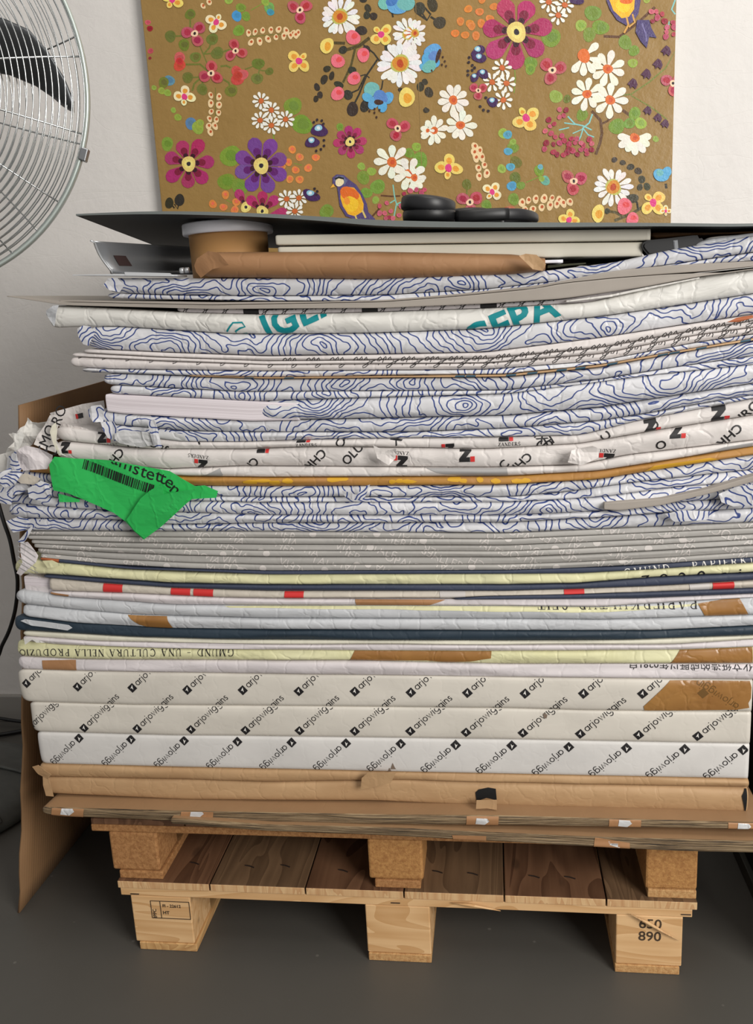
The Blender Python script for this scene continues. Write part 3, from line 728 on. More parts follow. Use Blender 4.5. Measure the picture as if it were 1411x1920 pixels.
# --- printed reams
def alogo(h):
    """dark tilted square with a pale quill cut out, then the lettering"""
    sq = poly([(-h, -h), (h, -h), (h, h), (-h, h)])
    qu = poly([(-.15*h, -.55*h), (.62*h, .62*h), (-.5*h, .2*h), (-.12*h, .05*h)])
    return sq, qu
M['stampdirt'] = flat('dirt_smudge', (120, 104, 90), .7)
sq, qu = alogo(.0063)
word = round_text('arjowiggins', .0082)
word2 = round_text('arjowigg', .0082)
R1 = [(50, 1281), (146, 1287.6), (248, 1290), (351, 1293.6), (455, 1294), (560, 1296), (665, 1297), (770, 1298.6), (876, 1299), (984, 1300), (1093.5, 1300), (1204, 1300), (1318, 1301)]
R2 = [(56, 1364), (158, 1365), (257.6, 1366), (358, 1368), (460, 1369.5), (561.6, 1370), (665, 1371), (769, 1371), (873.5, 1372.7), (980, 1374), (1087.5, 1376), (1196.6, 1377.6), (1307.5, 1380), (1420, 1382)]
R3 = [(148, 1384), (245.5, 1386.5), (345, 1389), (445, 1390.6), (546.5, 1392), (648.5, 1393.7), (751, 1394.7), (854, 1396.6), (959, 1398), (1066, 1401), (1174, 1402.6), (1283, 1404.7), (1393, 1406.5)]
A1 = math.radians(42)
def arow(pk, row, ang, wd, dx, dy):
    for u, v in row:
        pk.put(sq, u, v, ang, 'ink'); pk.put(qu, u, v, ang, 'whiteink', .0009)
        pk.put(xf(wd, dx, dy), u, v, ang, 'ink')
k = P_('k2', 'a1', x0=71, x1=.577, rc=.0035, n=3.2, amp=.0004, lt=.012, cs=.5, la=.8)
arow(k, R3, math.radians(224), word2, .0115, -.006)
for u, v in ((731, 1445), (737, 1436)): k.patch([(u-5, v+6), (u-1, v-6), (u+2, v+1), (u+5, v+6)], 'stampdirt')
k.build('paper_package', 'arjow', 'thick white paper package with diagonal lettering, just above the kraft packages', 'paper package', 'thick diagonally lettered packages')
k = P_('a1', 'a2', x0=56, x1=.577, rc=.0035, n=3.2, amp=.0005, lt=.015, cs=.5, la=.75)
arow(k, R2, A1, word, .0105, -.0045)
k.patch([(1018, 1337), (1026, 1340), (1024, 1347), (1019, 1346)], 'stampdirt')
k.build('paper_package', 'arjo', 'middle one of the three thick cream packages with diagonal lettering', 'paper package', 'thick diagonally lettered packages')
k = P_('a2', 'a3', x0=32, x1=.577, rc=.004, n=3.0, amp=.0007, lt=.02, cs=.6, la=.6)
arow(k, R1, A1, word, .0105, -.0045)
arow(k, R2[1:], A1, word, .0105, -.0045)
k.patch([(1208, 1333), (1206, 1324), (1256, 1276), (1405, 1275), (1411, 1302), (1402, 1318), (1404, 1327), (1380, 1331)], 'tape', .0011)
M['inkfaint'] = flat('print_under_tape', (108, 78, 38), .4)
k.put(sq, 1317, 1299, A1, 'inkfaint', .0014).put(xf(round_text('arjowiggin', .0082), 0, 0), 1386, 1321, math.radians(146), 'inkfaint', .0014)
k.build('paper_package', 'arjo', 'topmost of the thick diagonally lettered packages, brown tape patch at its right end', 'paper package', 'thick diagonally lettered packages')
# --- pinkish with label
k = P_('a3', 'p1', x0=32, rc=.005, amp=.0012, lt=.012)
k.patch([(78, 1239), (141, 1238), (143, 1258), (80, 1257)], 'tape2')
k.put(xf(glyphs('化文纸造的成既以年0281自', .0155), 0, 0), 1411, 1242, math.pi, 'ink')
k.build('paper_package', 'pinkish', 'pinkish white package with a short tan tape strip at its left end', 'paper package', LG)
k = P_('p1', 'y1', x0=30, rc=.007, amp=.0016, lt=.012)
sh, wd = serif_text('GMUND - UNA CULTURA NELLA PRODUZIONE', .0117, .30)
tgt = abs(at(437, 1224, 0)[0]-at(52, 1222, 0)[0]); sh2, wd2 = serif_text('GMUND - UNA CULTURA NELLA PRODUZ', .0117, .30)
k.put(([(x*tgt/wd2, y) for x, y in sh[0]], sh[1]), 437, 1218, math.pi, 'ink')
k.patch([(654, 1241), (664, 1221), (921, 1222), (920, 1235), (880, 1241), (840, 1243), (800, 1239)], 'tape')
k.patch([(1255, 1246), (1275, 1220), (1411, 1214), (1411, 1246)], 'tape')
k.build('paper_package', 'yellow', 'pale yellow package printed with serif capitals upside down along its left half', 'paper package', LG)
k = P_('y1', 'g1', x0=42, rc=.004, amp=.0008, lt=.01); ko = k.build('paper_package', 'pinkish', 'thin whitish package resting on the pale yellow lettered one', 'paper package', LG)
flap('torn_flap', [(48, 1208), (62, 1198), (70, 1204), (85, 1204), (66, 1196), (46, 1196)], .008, .004, 'white', ko, 65)
k = P_('g1', 'c1', x0=42, rc=.0035, amp=.0005, lt=.01); k.build('paper_package', 'cream', 'thin cream package directly under the dark blue one', 'paper package', LG)
k = P_('c1', 'd1', x0=25, rc=.006, amp=.0012, lt=.012)
ko = k.build('paper_package', 'darkblue', 'dark slate blue wrapped package, the only dark one of full thickness', 'paper package', LG)
flap('torn_flap', [(40, 1163), (48, 1160), (130, 1171), (137, 1176), (128, 1181), (60, 1172)], .006, .004, 'blueish', ko, 66)
k = P_('d1', 'w1', x0=40, rc=.006, amp=.0014, lt=.014)
k.patch([(237, 1153), (310, 1153), (323, 1178), (288, 1181), (260, 1172)], 'tape')
k.build('paper_package', 'blueish', 'bluish white package lying on the dark blue one, brown tape patch at its left', 'paper package', LG)
k = P_('w1', 'w2', x0=26, rc=.007, amp=.0016, lt=.022, la=.2)
k.patch([(420, 1137), (500, 1137), (950, 1138), (1124, 1140), (1240, 1136), (1310, 1132), (1317, 1134), (1260, 1140), (1124, 1148), (911, 1146), (700, 1143), (430, 1139)], 'yellow', .0005)
k.patch([(1308, 1132), (1386, 1121), (1404, 1155), (1325, 1163)], 'tape')
sh, wd = serif_text('PAPIERKULTUR SEIT', .016, .3); k.put(sh, 1307, 1123, math.pi, 'ink')
k.build('paper_package', 'blueish', 'white package with pointed left end and a brown tape patch near the right edge', 'paper package', LG)
k = Pack(L['w2'], L['q1'], x0=92, rc=.005, amp=.001, lt=.01)
k.patch([(665, 1124), (838, 1124), (800, 1137), (668, 1137)], 'tape2')
k.patch([(92, 1110), (130, 1115), (127, 1120), (92, 1117)], 'tape2')
k.build('paper_package', 'pinkish', 'thin pinkish white package under the red-labelled beige one', 'paper package', LG)
k = Pack(L['q1'], [(850, 1123), (911, 1119), (1194, 1112), (1411, 1104)], x0=850, rc=.003, amp=.0004, lt=.01, o=.0015, nx=90, depth=.6)
k.build('paper_package', 'navy', 'thinnest navy package, showing only right of centre below the beige one', 'paper package', LG)
k = Pack([p for p in L['q1'] if p[0] < 840]+[(850, 1123), (911, 1119.5), (1194, 1112.5), (1411, 1104.5)], L['b1'], x0=92, rc=.006, amp=.001, lt=.006, la=.8)
for a, b in ((193, 229), (320, 356), (362, 399), (533, 569), (1057, 1095), (1336, 1376)):
    y_ = np.interp((a+b)/2, [p[0] for p in L['b1']], [p[1] for p in L['b1']]); k.patch([(a, y_-4), (b, y_-4), (b, y_+24), (a, y_+24)], 'redink')
for a, b in ((820, 872), (1290, 1330)): k.patch([(a, 1080), (b, 1080), (b, 1130), (a+6, 1130)], 'paleink')
k.build('paper_package', 'beige', 'beige package with red rectangles printed along its edge', 'paper package', LG)
k = Pack([(46, 1112), (92, 1114)], [(46, 1080), (92, 1084)], x0=46, x1=at(96, 1095, -.02)[0], o=-.012, rc=.001, n=5, amp=.0003, lt=.002, nx=24, depth=.4)
k.patch([(44, 1096), (92, 1100), (92, 1114), (50, 1112)], 'pinkish')
k.build('paper_ream', 'ream', 'bare cut sheets showing left of the red-labelled beige package', 'paper ream')
k = P_('b1', 'n2', x0=80, rc=.004, amp=.0006, lt=.01, o=.001); k.build('paper_package', 'navy', 'navy package between the crumpled pale yellow one and the red-labelled beige one', 'paper package', LG)
k = P_('n2', 'y2', x0=26, rc=.008, amp=.0022, lt=.016, cs=1.3)
sh, wd = serif_text('SEIT', .016, .3); k.put(glyphs('s  7  8  2  9   s  i  t', .026), 1172, 1103, math.radians(4.5), 'ink')
ko = k.build('paper_package', 'yellow', 'crumpled pale yellow package between two navy ones', 'paper package', LG)
flap('torn_flap', [(82, 1050), (100, 1049), (119, 1057), (105, 1062), (92, 1063)], .008, .006, 'yellow', ko, 67)
k = Pack([(74, 1052), (106, 1056), (248, 1068), (500, 1078), (950, 1077), (1088, 1076), (1230, 1068), (1411, 1056)], L['n1'], x0=74, rc=.003, amp=.0005, lt=.01)
k.patch([(74, 1040), (110, 1044), (112, 1060), (74, 1056)], 'rust')
sh, wd = serif_text('GMUND - PAPIERKULTUR', .0115, .42); k.put(sh, 1170, 1080, math.radians(5.5), 'whiteink')
k.build('paper_package', 'navy', 'navy package with pale serif capitals at its right, under the grey packages', 'paper package', LG)
# --- grey
NG = 6
GW = ['lowest of the six grey lettered packages, on the navy one', 'second from the bottom of the six grey lettered packages', 'third from the bottom of the six grey lettered packages',
      'third from the top of the six grey lettered packages', 'second from the top of the six grey lettered packages', 'topmost of the six grey lettered packages, under the blue-lined ones']
fr = [0, .16, .36, .52, .68, .85, 1]
def lerp_line(a, b, f, us=(53, 200, 350, 500, 650, 800, 950, 1088, 1250, 1411)):
    ia = lambda l, u: np.interp(u, [p[0] for p in L[l]], [p[1] for p in L[l]])
    return [(u, ia(a, u)*(1-f)+ia(b, u)*f) for u in us]
rg = random.Random(4)
for i in range(NG):
    k = Pack(lerp_line('n1', 'h1', fr[i]), lerp_line('n1', 'h1', fr[i+1]), x0=[75, 70, 62, 58, 52, 48][i], rc=.0035, n=2.6, amp=.0006, lt=.006, la=.7, o=rg.uniform(-.002, .002))
    vv = lerp_line('n1', 'h1', (fr[i]+fr[i+1])/2)
    for q in range(15):
        u = 90+q*92+rg.uniform(-40, 40); v = np.interp(u, [p[0] for p in vv], [p[1] for p in vv])+rg.uniform(-8, 8)
        k.put(glyphs(rg.choice(['TALLER', 'OPALE', 'VIA', 'HER', 'TALER', 'OCH']), .019), u, v, math.radians(rg.choice([-22, 150, 158, -30])), 'paleink', .0004, True)
        if rg.random() < .35: k.put(poly([(.006*math.cos(a_*.6), .005*math.sin(a_*.6)) for a_ in range(10)]), u+50, v, 0, 'paleink', .0004)
    ko = k.build('paper_package', 'grey', 'grey package, '+GW[i], 'paper package', 'grey lettered paper packages')
    if i == 3:
        flap('torn_flap', [(41, 1017), (55, 1014), (75.5, 1040), (73, 1051), (43.5, 1077), (35.5, 1072), (48, 1051), (41, 1031)], .012, .012, 'pinkish', ko, 68,
             prints=[(join(*[stroke([(0, q*.009), (.03, q*.009-.02)], .0014) for q in range(6)]), 'greyink', 0, (42, 1060), [])])
# --- lower blue group
CL = ['resting on the grey lettered ones', 'second one above the grey lettered ones', 'third one above the grey lettered ones',
      'just below the uppermost of the lower blue group', 'right under the yellow-marked kraft package']
lo = ['h1', 'l1', 'l2', 'l3', 'l4', 'l5']; ex = [28, 14, -8, -4, 30]
LB = []
for i in range(5):
    b_ = L[lo[i]]
    k = Pack(b_, L[lo[i+1]], x0=ex[i], rc=.008, amp=.0022, lt=.016, o=[-.001, .002, .001, -.001, .0][i], cs=1.1)
    LB.append(k.build('paper_package', 'contour', 'white package with blue contour lines, '+CL[i], 'paper package', CG))
flap('torn_flap', [(90, 968), (72, 976), (60, 988), (36, 1014), (45, 1018), (57, 1004), (64, 990), (80, 975)], .022, .012, 'contour', LB[0], 69)
flap('torn_flap', [(58, 920), (78, 902), (100, 906), (102, 925), (72, 937)], .014, .012, 'contour', LB[4], 70, (.2, 0))
flap('torn_flap', [(3, 886), (25, 875), (42, 880), (35, 898), (16, 907), (8, 900)], .012, .014, 'contour', LB[4], 71)
flap('torn_flap', [(32, 895), (50, 886), (78, 896), (70, 909), (42, 905)], .012, .010, 'beige', LB[4], 72)
flap('torn_flap', [(0, 852), (30, 843), (34, 880), (8, 886), (0, 890)], -.02, .02, 'white', LB[4], 73)
flap('torn_flap', [(20, 855), (34, 848), (45, 880), (52, 900), (30, 910), (18, 895)], -.005, .02, 'contour', LB[4], 74)
flap('torn_flap', [(0, 905), (20, 903), (48, 900), (60, 915), (40, 925), (0, 925)], .002, .012, 'contour', LB[3], 84)
flap('torn_flap', [(641, 917), (670, 926), (687, 909), (694.5, 907), (684, 933), (670, 937), (648, 930)], .016, .010, 'contour', LB[4], 75)
flap('torn_flap', [(1345, 925), (1375, 912), (1411, 905), (1411, 945), (1372, 948), (1350, 940)], .012, .012, 'contour', LB[2], 76)
flap('torn_flap', [(1245, 962), (1275, 955), (1330, 957), (1325, 972), (1262, 977)], .012, .008, 'contour', LB[0], 77)
k = Pack([(1130, 956), (1160, 958), (1240, 948), (1330, 926), (1411, 904)], [(1135, 943), (1240, 935), (1330, 916), (1411, 892)], x0=1132, o=.013, rc=.001, n=5, amp=.0001, lt=.001, nx=60, depth=.5)
k.build('grey_board', 'board', 'grey board sticking out at an angle from the lower blue-lined packages at right', 'board')
# --- kraft with yellow marks
k = P_('l5', 'z0', x0=50, rc=.006, amp=.0012, lt=.01)
ry = random.Random(2)
for a in (470, 495, 515, 540, 625, 640, 735, 748, 765, 850, 868, 900, 930, 970, 985, 1100, 1118):
    w_ = ry.uniform(6, 16); c_ = 901+ry.uniform(-3, 3); k.patch([(a+w_*ry.uniform(.8, 1.2)*math.cos(q*.9), c_+ry.uniform(3, 6)*math.sin(q*.9)) for q in range(7)], 'yelmark', .0006)
k.patch([(1200, 890), (1225, 873), (1330, 858), (1350, 862), (1290, 876), (1240, 885)], 'yelmark', .0006)
k.build('paper_package', 'kraftdark', 'thin kraft brown package with yellow marks, between the red-black lettered and the blue-lined packages', 'paper package', 'kraft paper packages')
# --- white packages with black lettering and red-black marks
def zmark(h):
    blk = poly([(0, 1), (.80, 1), (.80, .72), (.44, .30), (.68, .30), (.68, 0), (-.05, 0), (-.05, .22), (.36, .70), (0, .70)])
    return xf(blk, 0, 0, 0, h), xf(poly([(.72, 0), (1.02, 0), (1.02, .34), (.72, .34)]), 0, 0, 0, h)
def zput(pk, u, v, ang, h=.021, word=True, flip=False):
    b, r_ = zmark(h); a = math.radians(ang)
    pk.put(b, u, v, a, 'ink'); pk.put(r_, u, v, a, 'redink', .0008)
    if word: pk.put(xf(serif_text('ZANDERS', .0052, .22)[0], -.002, -.0068), u, v, a, 'ink')
def chro(pk, u, v, ang, t='CHROMOLUX®', h=.0195): pk.put(glyphs(t, h, .012), u, v, math.radians(ang), 'ink')
k = P_('z0', 'z1', x0=104, rc=.007, amp=.0016, lt=.01)
k.patch([(795, 877), (950, 877), (952, 893), (870, 893), (820, 886)], 'greyink').patch([(370, 896), (400, 884), (412, 878), (418, 890), (414, 897)], 'greyink')
k.patch([(1300, 856), (1360, 838), (1411, 830), (1411, 838), (1340, 856)], 'greyink')
zc = k.build('paper_package', 'zand', 'lowest white package of the black-lettered group, grey arcs printed on it', 'paper package', 'white packages with black diagonal lettering')
k = P_('z1', 'z2', x0=100, rc=.009, amp=.0022, lt=.02, cs=1.1)
zput(k, 388, 862, 172, .020, True); zput(k, 763, 855, 176, .021, True); zput(k, 862, 866, 0, .022, False); zput(k, 1151, 851, 176, .021, True)
zput(k, 482, 849, -2, .018, False); zput(k, 1256, 822, -2, .021, False); zput(k, 116, 850, -2, .018, False)
chro(k, 224, 838, 225, 'CHRO'); chro(k, 602, 840, 222, 'CHROM'); chro(k, 476, 855, 222, 'CHRO'); chro(k, 988, 846, 224, 'CHROM')
chro(k, 650, 874, 44, 'OLUX'); chro(k, 944, 884, 44, 'C'); chro(k, 1232, 846, 22, 'O'); chro(k, 1382, 793, 226, 'CHRO')
zb_ = k.build('paper_package', 'zand', 'middle white package of the black-lettered group with two torn openings', 'paper package', 'white packages with black diagonal lettering')
def crum(name, pts, off, amp, mat, par, sd, **kw): return flap(name, pts, off, amp, mat, par, sd, sc=2.0, **kw)
crum('torn_flap', [(700, 833), (722, 846), (744, 838), (742, 858), (730, 870), (708, 858)], .012, .014, 'zand', zb_, 78)
crum('torn_flap', [(1063, 865), (1070, 843), (1109, 834), (1122, 840), (1120, 856), (1088, 870)], .010, .016, 'zand', zb_, 79)
k = P_('z2', 'u0', x0=100, rc=.008, amp=.0020, lt=.02, cs=1.1)
for u, v in ((184, 831), (557, 830), (936, 828)): zput(k, u, v, 0, .020, True)
zput(k, 850, 832, 180, .018, False); zput(k, 1335, 792, 4, .024, True)
zput(k, 1210, 815, 8, .022, False)
for u, v, a, t in ((262, 838, 150, 'JO'), (372, 835, 40, 'RO'), (640, 842, 55, 'OLU'), (742, 836, 42, 'XO'), (1040, 836, 132, 'UXU'), (1148, 820, 128, 'C'), (1238, 800, 126, 'O'), (1370, 812, 44, 'CHRO'), (312, 842, 140, 'JLO'), (1010, 848, 30, 'CH')):
    chro(k, u, v, a, t)
za = k.build('paper_package', 'zand', 'uppermost white package of the black-lettered group, just below blue-lined ones', 'paper package', 'white packages with black diagonal lettering')
K4 = lambda x, y: (x/6.414, 740+y/6.414)
kk = lambda *p: [K4(*q) for q in p]
crum('torn_flap', kk((620, 215), (800, 165), (1000, 110), (1280, 60), (1280, 300), (1280, 500), (900, 480), (700, 340)), -.06, .012, 'zand', za, 80,
     prints=[(poly([(0, 0), (.012, .001), (.012, .009), (0, .008)]), 'ink', .1, K4(955, 285), []), (poly([(-.004, 0), (.001, 0), (.001, .008), (-.004, .008)]), 'redink', .1, K4(955, 285), [])])
crum('torn_flap', kk((740, 350), (800, 340), (900, 350), (1080, 400), (1290, 490), (1060, 510), (830, 490), (700, 540)), -.02, .016, 'zand', za, 81)
crum('torn_flap', kk((360, 270), (420, 320), (520, 320), (660, 300), (560, 420), (430, 590), (250, 690), (150, 700), (120, 690), (200, 560), (175, 450), (250, 450), (290, 385), (340, 360)), -.03, .022, 'white', za, 82)
crum('torn_flap', kk((620, 240), (690, 245), (760, 250), (700, 420), (690, 540), (760, 700), (830, 740), (560, 650), (430, 590), (470, 480), (560, 340)), .004, .008, 'zand', za, 83,
     prints=[(glyphs('CH', .0235, .001), 'ink', math.pi*1.0, K4(712, 600), []), (glyphs('MO', .0235, .001), 'ink', math.radians(62), K4(590, 640), []), (glyphs('RO', .0235, .001), 'ink', math.radians(62), K4(740, 380), [])])
crum('torn_flap', kk((640, 370), (680, 330), (700, 420), (700, 560), (760, 720), (735, 720), (660, 560), (620, 440)), .014, .008, 'cream', za, 85)
crum('torn_flap', kk((200, 700), (270, 640), (340, 600), (500, 640), (670, 715), (640, 800), (605, 880), (420, 890), (310, 905), (215, 800)), .006, .016, 'pinkish', zb_, 86)
crum('torn_flap', kk((175, 450), (230, 460), (290, 430), (330, 490), (300, 580), (240, 690), (200, 650), (215, 560)), .004, .014, 'igepa', za, 87)
# --- green sheet hanging from between them
gp = [(96, 870), (108, 854), (145, 858), (213, 861), (270, 872), (321, 882), (345, 897), (368, 910), (386, 908), (411, 919), (407, 932), (385, 933), (360, 935), (345, 948), (330, 962), (300, 989), (267.5, 1013), (250, 997), (234, 978), (213, 962), (160, 938), (128, 924), (101, 919), (98, 895)]
bars = []; x = 0; rb = random.Random(3)
while x < .118:
    w_ = rb.choice([.0007, .0012, .0018, .0026]); bars.append(poly([(x, 0), (x+w_, 0), (x+w_, .0165), (x, .0165)])); x += w_+rb.choice([.0006, .001, .0016])
prs = [(join(*bars), 'ink', math.radians(-22.5), (158, 877), [])]
for ch, (u, v, a) in zip('amstetten', [(212, 866, -20), (226, 872, -24), (251, 884, -26), (265, 890, -24), (275, 894, -22), (292, 899, -20), (300, 903, -22), (308, 907, -35), (317, 918, -45)]):
    prs.append((glyphs(ch, .030, .0), 'ink', math.radians(a), (u, v), [((96, 853), (213, 863)), ((213, 862), (411, 905))]))
gr = flap('green_sheet', gp, .018, .006, 'green', None, 91, (.02, .12), sc=.75, prints=prs, res=.005, thick=.0004)
tag(gr, 'crumpled bright green sheet with barcode hanging out of the white packages at left', 'plastic sheet')
flap('folded_corner', [(266, 933), (284, 918), (308, 904), (312, 924), (345, 917), (374, 912), (345, 944), (300, 986), (267, 1013), (248, 996), (235, 976)], .027, .010, 'green', gr, 92, (.05, .25), sc=1.0, res=.005)
flap('folded_corner', [(110, 925), (150, 936), (150, 941), (112, 941)], .012, .003, 'green', gr, 93, res=.005)
for q, (pts_, off_, sd_) in enumerate([([(2, 900), (30, 878), (46, 885), (36, 905), (14, 912)], .020, 121), ([(55, 915), (80, 900), (96, 905), (102, 925), (84, 938), (60, 930)], .022, 122), ([(26, 850), (36, 842), (40, 862), (46, 878), (34, 886), (24, 870)], .010, 123),
    ([(16, 975), (40, 966), (60, 975), (52, 992), (30, 996)], .012, 124), ([(0, 925), (14, 918), (30, 925), (26, 944), (4, 940)], .012, 125)]):
    flap('torn_flap', pts_, off_, .014, 'contour', LB[4-min(q, 4)], sd_, sc=1.6)
# ---------------------------------------------------------------- upper blue group
k = P_('u0', 'u1', x0=198, rc=.006, amp=.0018, lt=.014)
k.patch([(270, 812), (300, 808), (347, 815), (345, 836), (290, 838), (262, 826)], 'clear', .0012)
U6 = k.build('paper_package', 'contour', 'blue contour-lined white package, lowest of the upper group, on the black-lettered ones', 'paper package', CG)
k = P_('u1', 'u2', x0=170, rc=.009, amp=.0024, lt=.02, cs=1.1)
U5 = k.build('paper_package', 'contour', 'white package with blue contour lines, directly under the bare white cut sheets', 'paper package', CG)
crum('torn_flap', [(168, 768), (176, 760), (192, 758), (198, 765), (196, 790), (180, 790), (171, 780)], .004, .012, 'contour', U5, 101)
crum('torn_flap', [(192, 790), (215, 790), (228, 812), (222, 828), (205, 820), (196, 805)], .006, .010, 'contour', U6, 102)
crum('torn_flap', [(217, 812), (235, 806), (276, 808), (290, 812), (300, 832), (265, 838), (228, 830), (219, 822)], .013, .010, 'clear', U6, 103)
crum('torn_flap', [(278, 790), (292, 786), (296, 800), (306, 838), (290, 836), (284, 815)], .019, .006, 'contour', U6, 104)
k = Pack(L['u2'], [(198, 739), (500, 753.5), (560, 756)], x0=198, x1=at(560, 770, 0)[0], o=.001, rc=.001, n=6, amp=.0002, lt=.002, nx=120, depth=.6)
k.build('paper_ream', 'ream', 'bare pinkish white cut sheets showing at left between blue-lined packages', 'paper ream')
k = Pack(L['u2'], L['u3'], x0=474, rc=.010, amp=.0032, lt=.035, la=.35, o=.003, cs=1.1)
U4 = k.build('paper_package', 'contour', 'crumpled blue contour-lined wrap folded back at the right of the bare cut sheets', 'paper package', CG)
k = P_('u3', 'u4', x0=205, rc=.004, amp=.0012, lt=.012); k.build('paper_package', 'contour', 'thin white package with blue contour lines, lying just above the bare white cut sheets', 'paper package', CG)
k = P_('u4', 'u5', x0=191, rc=.007, amp=.0018, lt=.016); k.build('paper_package', 'contour', 'white package with blue contour lines, directly under the thin kraft strip with blue marks', 'paper package', CG)
k = P_('u5', 'u5b', x0=352, rc=.002, amp=.0006, lt=.01, o=.002)
for u in (465, 540, 860, 880, 955, 995, 1050, 1085, 1145, 1240, 1262, 1312, 1395):
    v_ = np.interp(u, [p[0] for p in L['u5']], [p[1] for p in L['u5']]); k.patch([(u-10, v_+4), (u+8, v_+4), (u+16, v_-12), (u-2, v_-12)], 'tealdark', .0004)
M['tealdark'] = flat('dark_teal_ink', (38, 78, 98), .5)
k.build('paper_package', 'kraft', 'thinnest kraft strip of a package with dark teal marks, inside the upper blue group', 'paper package', 'kraft paper packages')
k = P_('u5b', 'u6', x0=150, rc=.006, amp=.0018, lt=.02); k.build('paper_package', 'contour', 'thin white package with blue contour lines, directly under the script-printed packages', 'paper package', CG)
# --- script printed
sq1 = [(0, 0), (.003, .004), (.006, .0055), (.0075, .0035), (.005, -.0005), (.001, -.0045), (-.003, -.006), (-.0035, -.0035), (.001, -.001), (.008, .0012), (.0115, .0045), (.0135, .0065), (.0145, .0045), (.012, .001), (.0155, .001), (.019, .005), (.0205, .0065), (.0215, .003), (.020, -.001)]
squig = stroke(sq1, .0011)
SL = ['lowest of the three thin packages printed with a row of black script marks', 'middle one of the three thin packages printed with black script marks', 'uppermost of the three thin packages printed with black script marks']
for i, (a, b) in enumerate((('u6', 's1'), ('s1', 's2'), ('s2', 's3'))):
    k = Pack(L[a], L[b], x0=[131, 134, 156][i], rc=.005, amp=.0008, lt=.010)
    for q in range(12 if i == 1 else 0, 30):
        if i == 2 and q < 8: continue
        u = 150+q*44.5+[0, 8, 22][i]; va = np.interp(u, [p[0] for p in L[a]], [p[1] for p in L[a]]); vb = np.interp(u, [p[0] for p in L[b]], [p[1] for p in L[b]])
        slope = -math.atan((np.interp(u+40, [p[0] for p in L[a]], [p[1] for p in L[a]])-va)/40)
        k.put(squig, u, (vb-5+q*.38 if i == 0 else (vb+2 if i == 1 else va+1)), slope-.10, 'ink', .0004)
    if i == 2: k.patch([(1362, 604), (1380, 596), (1411, 590), (1411, 596), (1384, 604)], 'rust')
    k.build('paper_package', 'script', 'whitish package, '+SL[i], 'paper package', 'script-printed thin packages')
# --- big blue
k = P_('s3', 'i0', x0=150, rc=.011, amp=.0022, lt=.03, la=.45)
U0 = k.build('paper_package', 'contour', 'thick white package with blue contour lines, directly under the teal-lettered one', 'paper package', CG)
crum('torn_flap', [(148, 616), (158, 610), (172, 612), (180, 625), (170, 648), (160, 645), (150, 630)], .004, .010, 'contour', U0, 105)
# --- teal lettered
k = P_('i0', 'i1', x0=90, rc=.010, amp=.0026, lt=.014, la=.8, cs=.9)
k.put(glyphs('IGEPA', .056, .030, 1.05), 502, 641, math.radians(21), 'teal'); k.put(glyphs('IGEPA', .056, .030, 1.05), 862, 672, math.radians(21), 'teal')
k.put(stroke([(0, 0), (.012, .012), (.026, .012), (.03, .006), (.022, .004), (.014, .0), (.014, -.006), (.03, -.004), (.038, -.010)], .0024), 424, 622, 0, 'teal')
k.put(poly([(-.006, .004), (.018, .010), (.012, -.006), (.002, -.004)]), 137, 570, 0, 'teal')
IG = k.build('paper_package', 'igepa', 'thick white crumpled package with large teal letters cut off at the fold', 'paper package', LG)
crum('torn_flap', [(88, 590), (90, 582), (104, 573), (114, 572), (108, 590), (104, 612), (98, 604)], .004, .010, 'blueish', IG, 106)
k = Pack(L['i1'], L['j0'], x0=330, x1=at(1325, 516, 0)[0], rc=.002, amp=.0004, lt=.01, o=-.010)
for q in range(19):
    u = 345+q*37; v = np.interp(u, [p[0] for p in L['i1']], [p[1] for p in L['i1']])-5
    if q % 6 == 3: k.put(poly([(0, -.006), (.024, -.006), (.024, .008), (0, .008)]), u, v, 0, 'ink', .0004)
    else: k.put(squig, u, v, .1, 'ink', .0004)
k.build('paper_package', 'pinkish', 'thin shaded package with black squares and script, between the grey boards and the teal-lettered one', 'paper package', LG)
k = Pack([(1000, 575), (1143, 558), (1305, 524)], [(1000, 571), (1143, 552), (1200, 540), (1305, 520)], x0=1060, x1=at(1310, 520, 0)[0], rc=.001, amp=.0002, lt=.004, o=.003, nx=60, depth=.5)
k.build('paper_sheet', 'white', 'loose white sheet sticking out above the teal-lettered package at right', 'paper')
k = Pack([(10, 556), (120, 573), (400, 580), (720, 578), (911, 570), (1053, 561), (1200, 540), (1305, 520), (1411, 506)], [(10, 553), (120, 566), (400, 572), (720, 566), (850, 556), (1002, 541), (1053, 531), (1153, 521), (1250, 514), (1325, 511), (1411, 510)],
         x0=12, rc=.001, n=6, amp=.00015, lt=.004, o=.006, depth=.72)
k.build('grey_board', 'board', 'lower of two thin grey boards, its pointed left end sticking out furthest', 'board', 'thin grey boards')
k = Pack([(120, 566), (400, 572), (720, 566), (850, 556), (1002, 541), (1053, 531), (1153, 521), (1250, 514), (1325, 509), (1411, 500)], [(120, 562), (400, 566), (600, 565), (720, 562), (860, 550), (1002, 535), (1153, 507), (1250, 497), (1411, 489)],
         x0=110, rc=.001, n=6, amp=.00015, lt=.004, o=.003, depth=.72)
k.build('grey_board', 'board', 'upper of two thin grey boards, under the topmost blue-lined packages', 'board', 'thin grey boards')
k = Pack(L['j3'], L['m1'], x0=201, x1=.6, rc=.005, amp=.0014, lt=.010, o=-.004)
k.build('paper_package', 'contour', 'thin white package with blue contour lines, lying on the grey boards', 'paper package', CG)
k = P_('m1', 'm2', x0=200, rc=.009, amp=.0022, lt=.02, la=.7)
T1 = k.build('paper_package', 'contour', 'topmost white package with blue contour lines, under the kraft parcel', 'paper package', CG)
crum('torn_flap', [(196, 534), (204, 522), (222, 521), (236, 535), (226, 548), (208, 544)], .004, .010, 'contour', T1, 107)
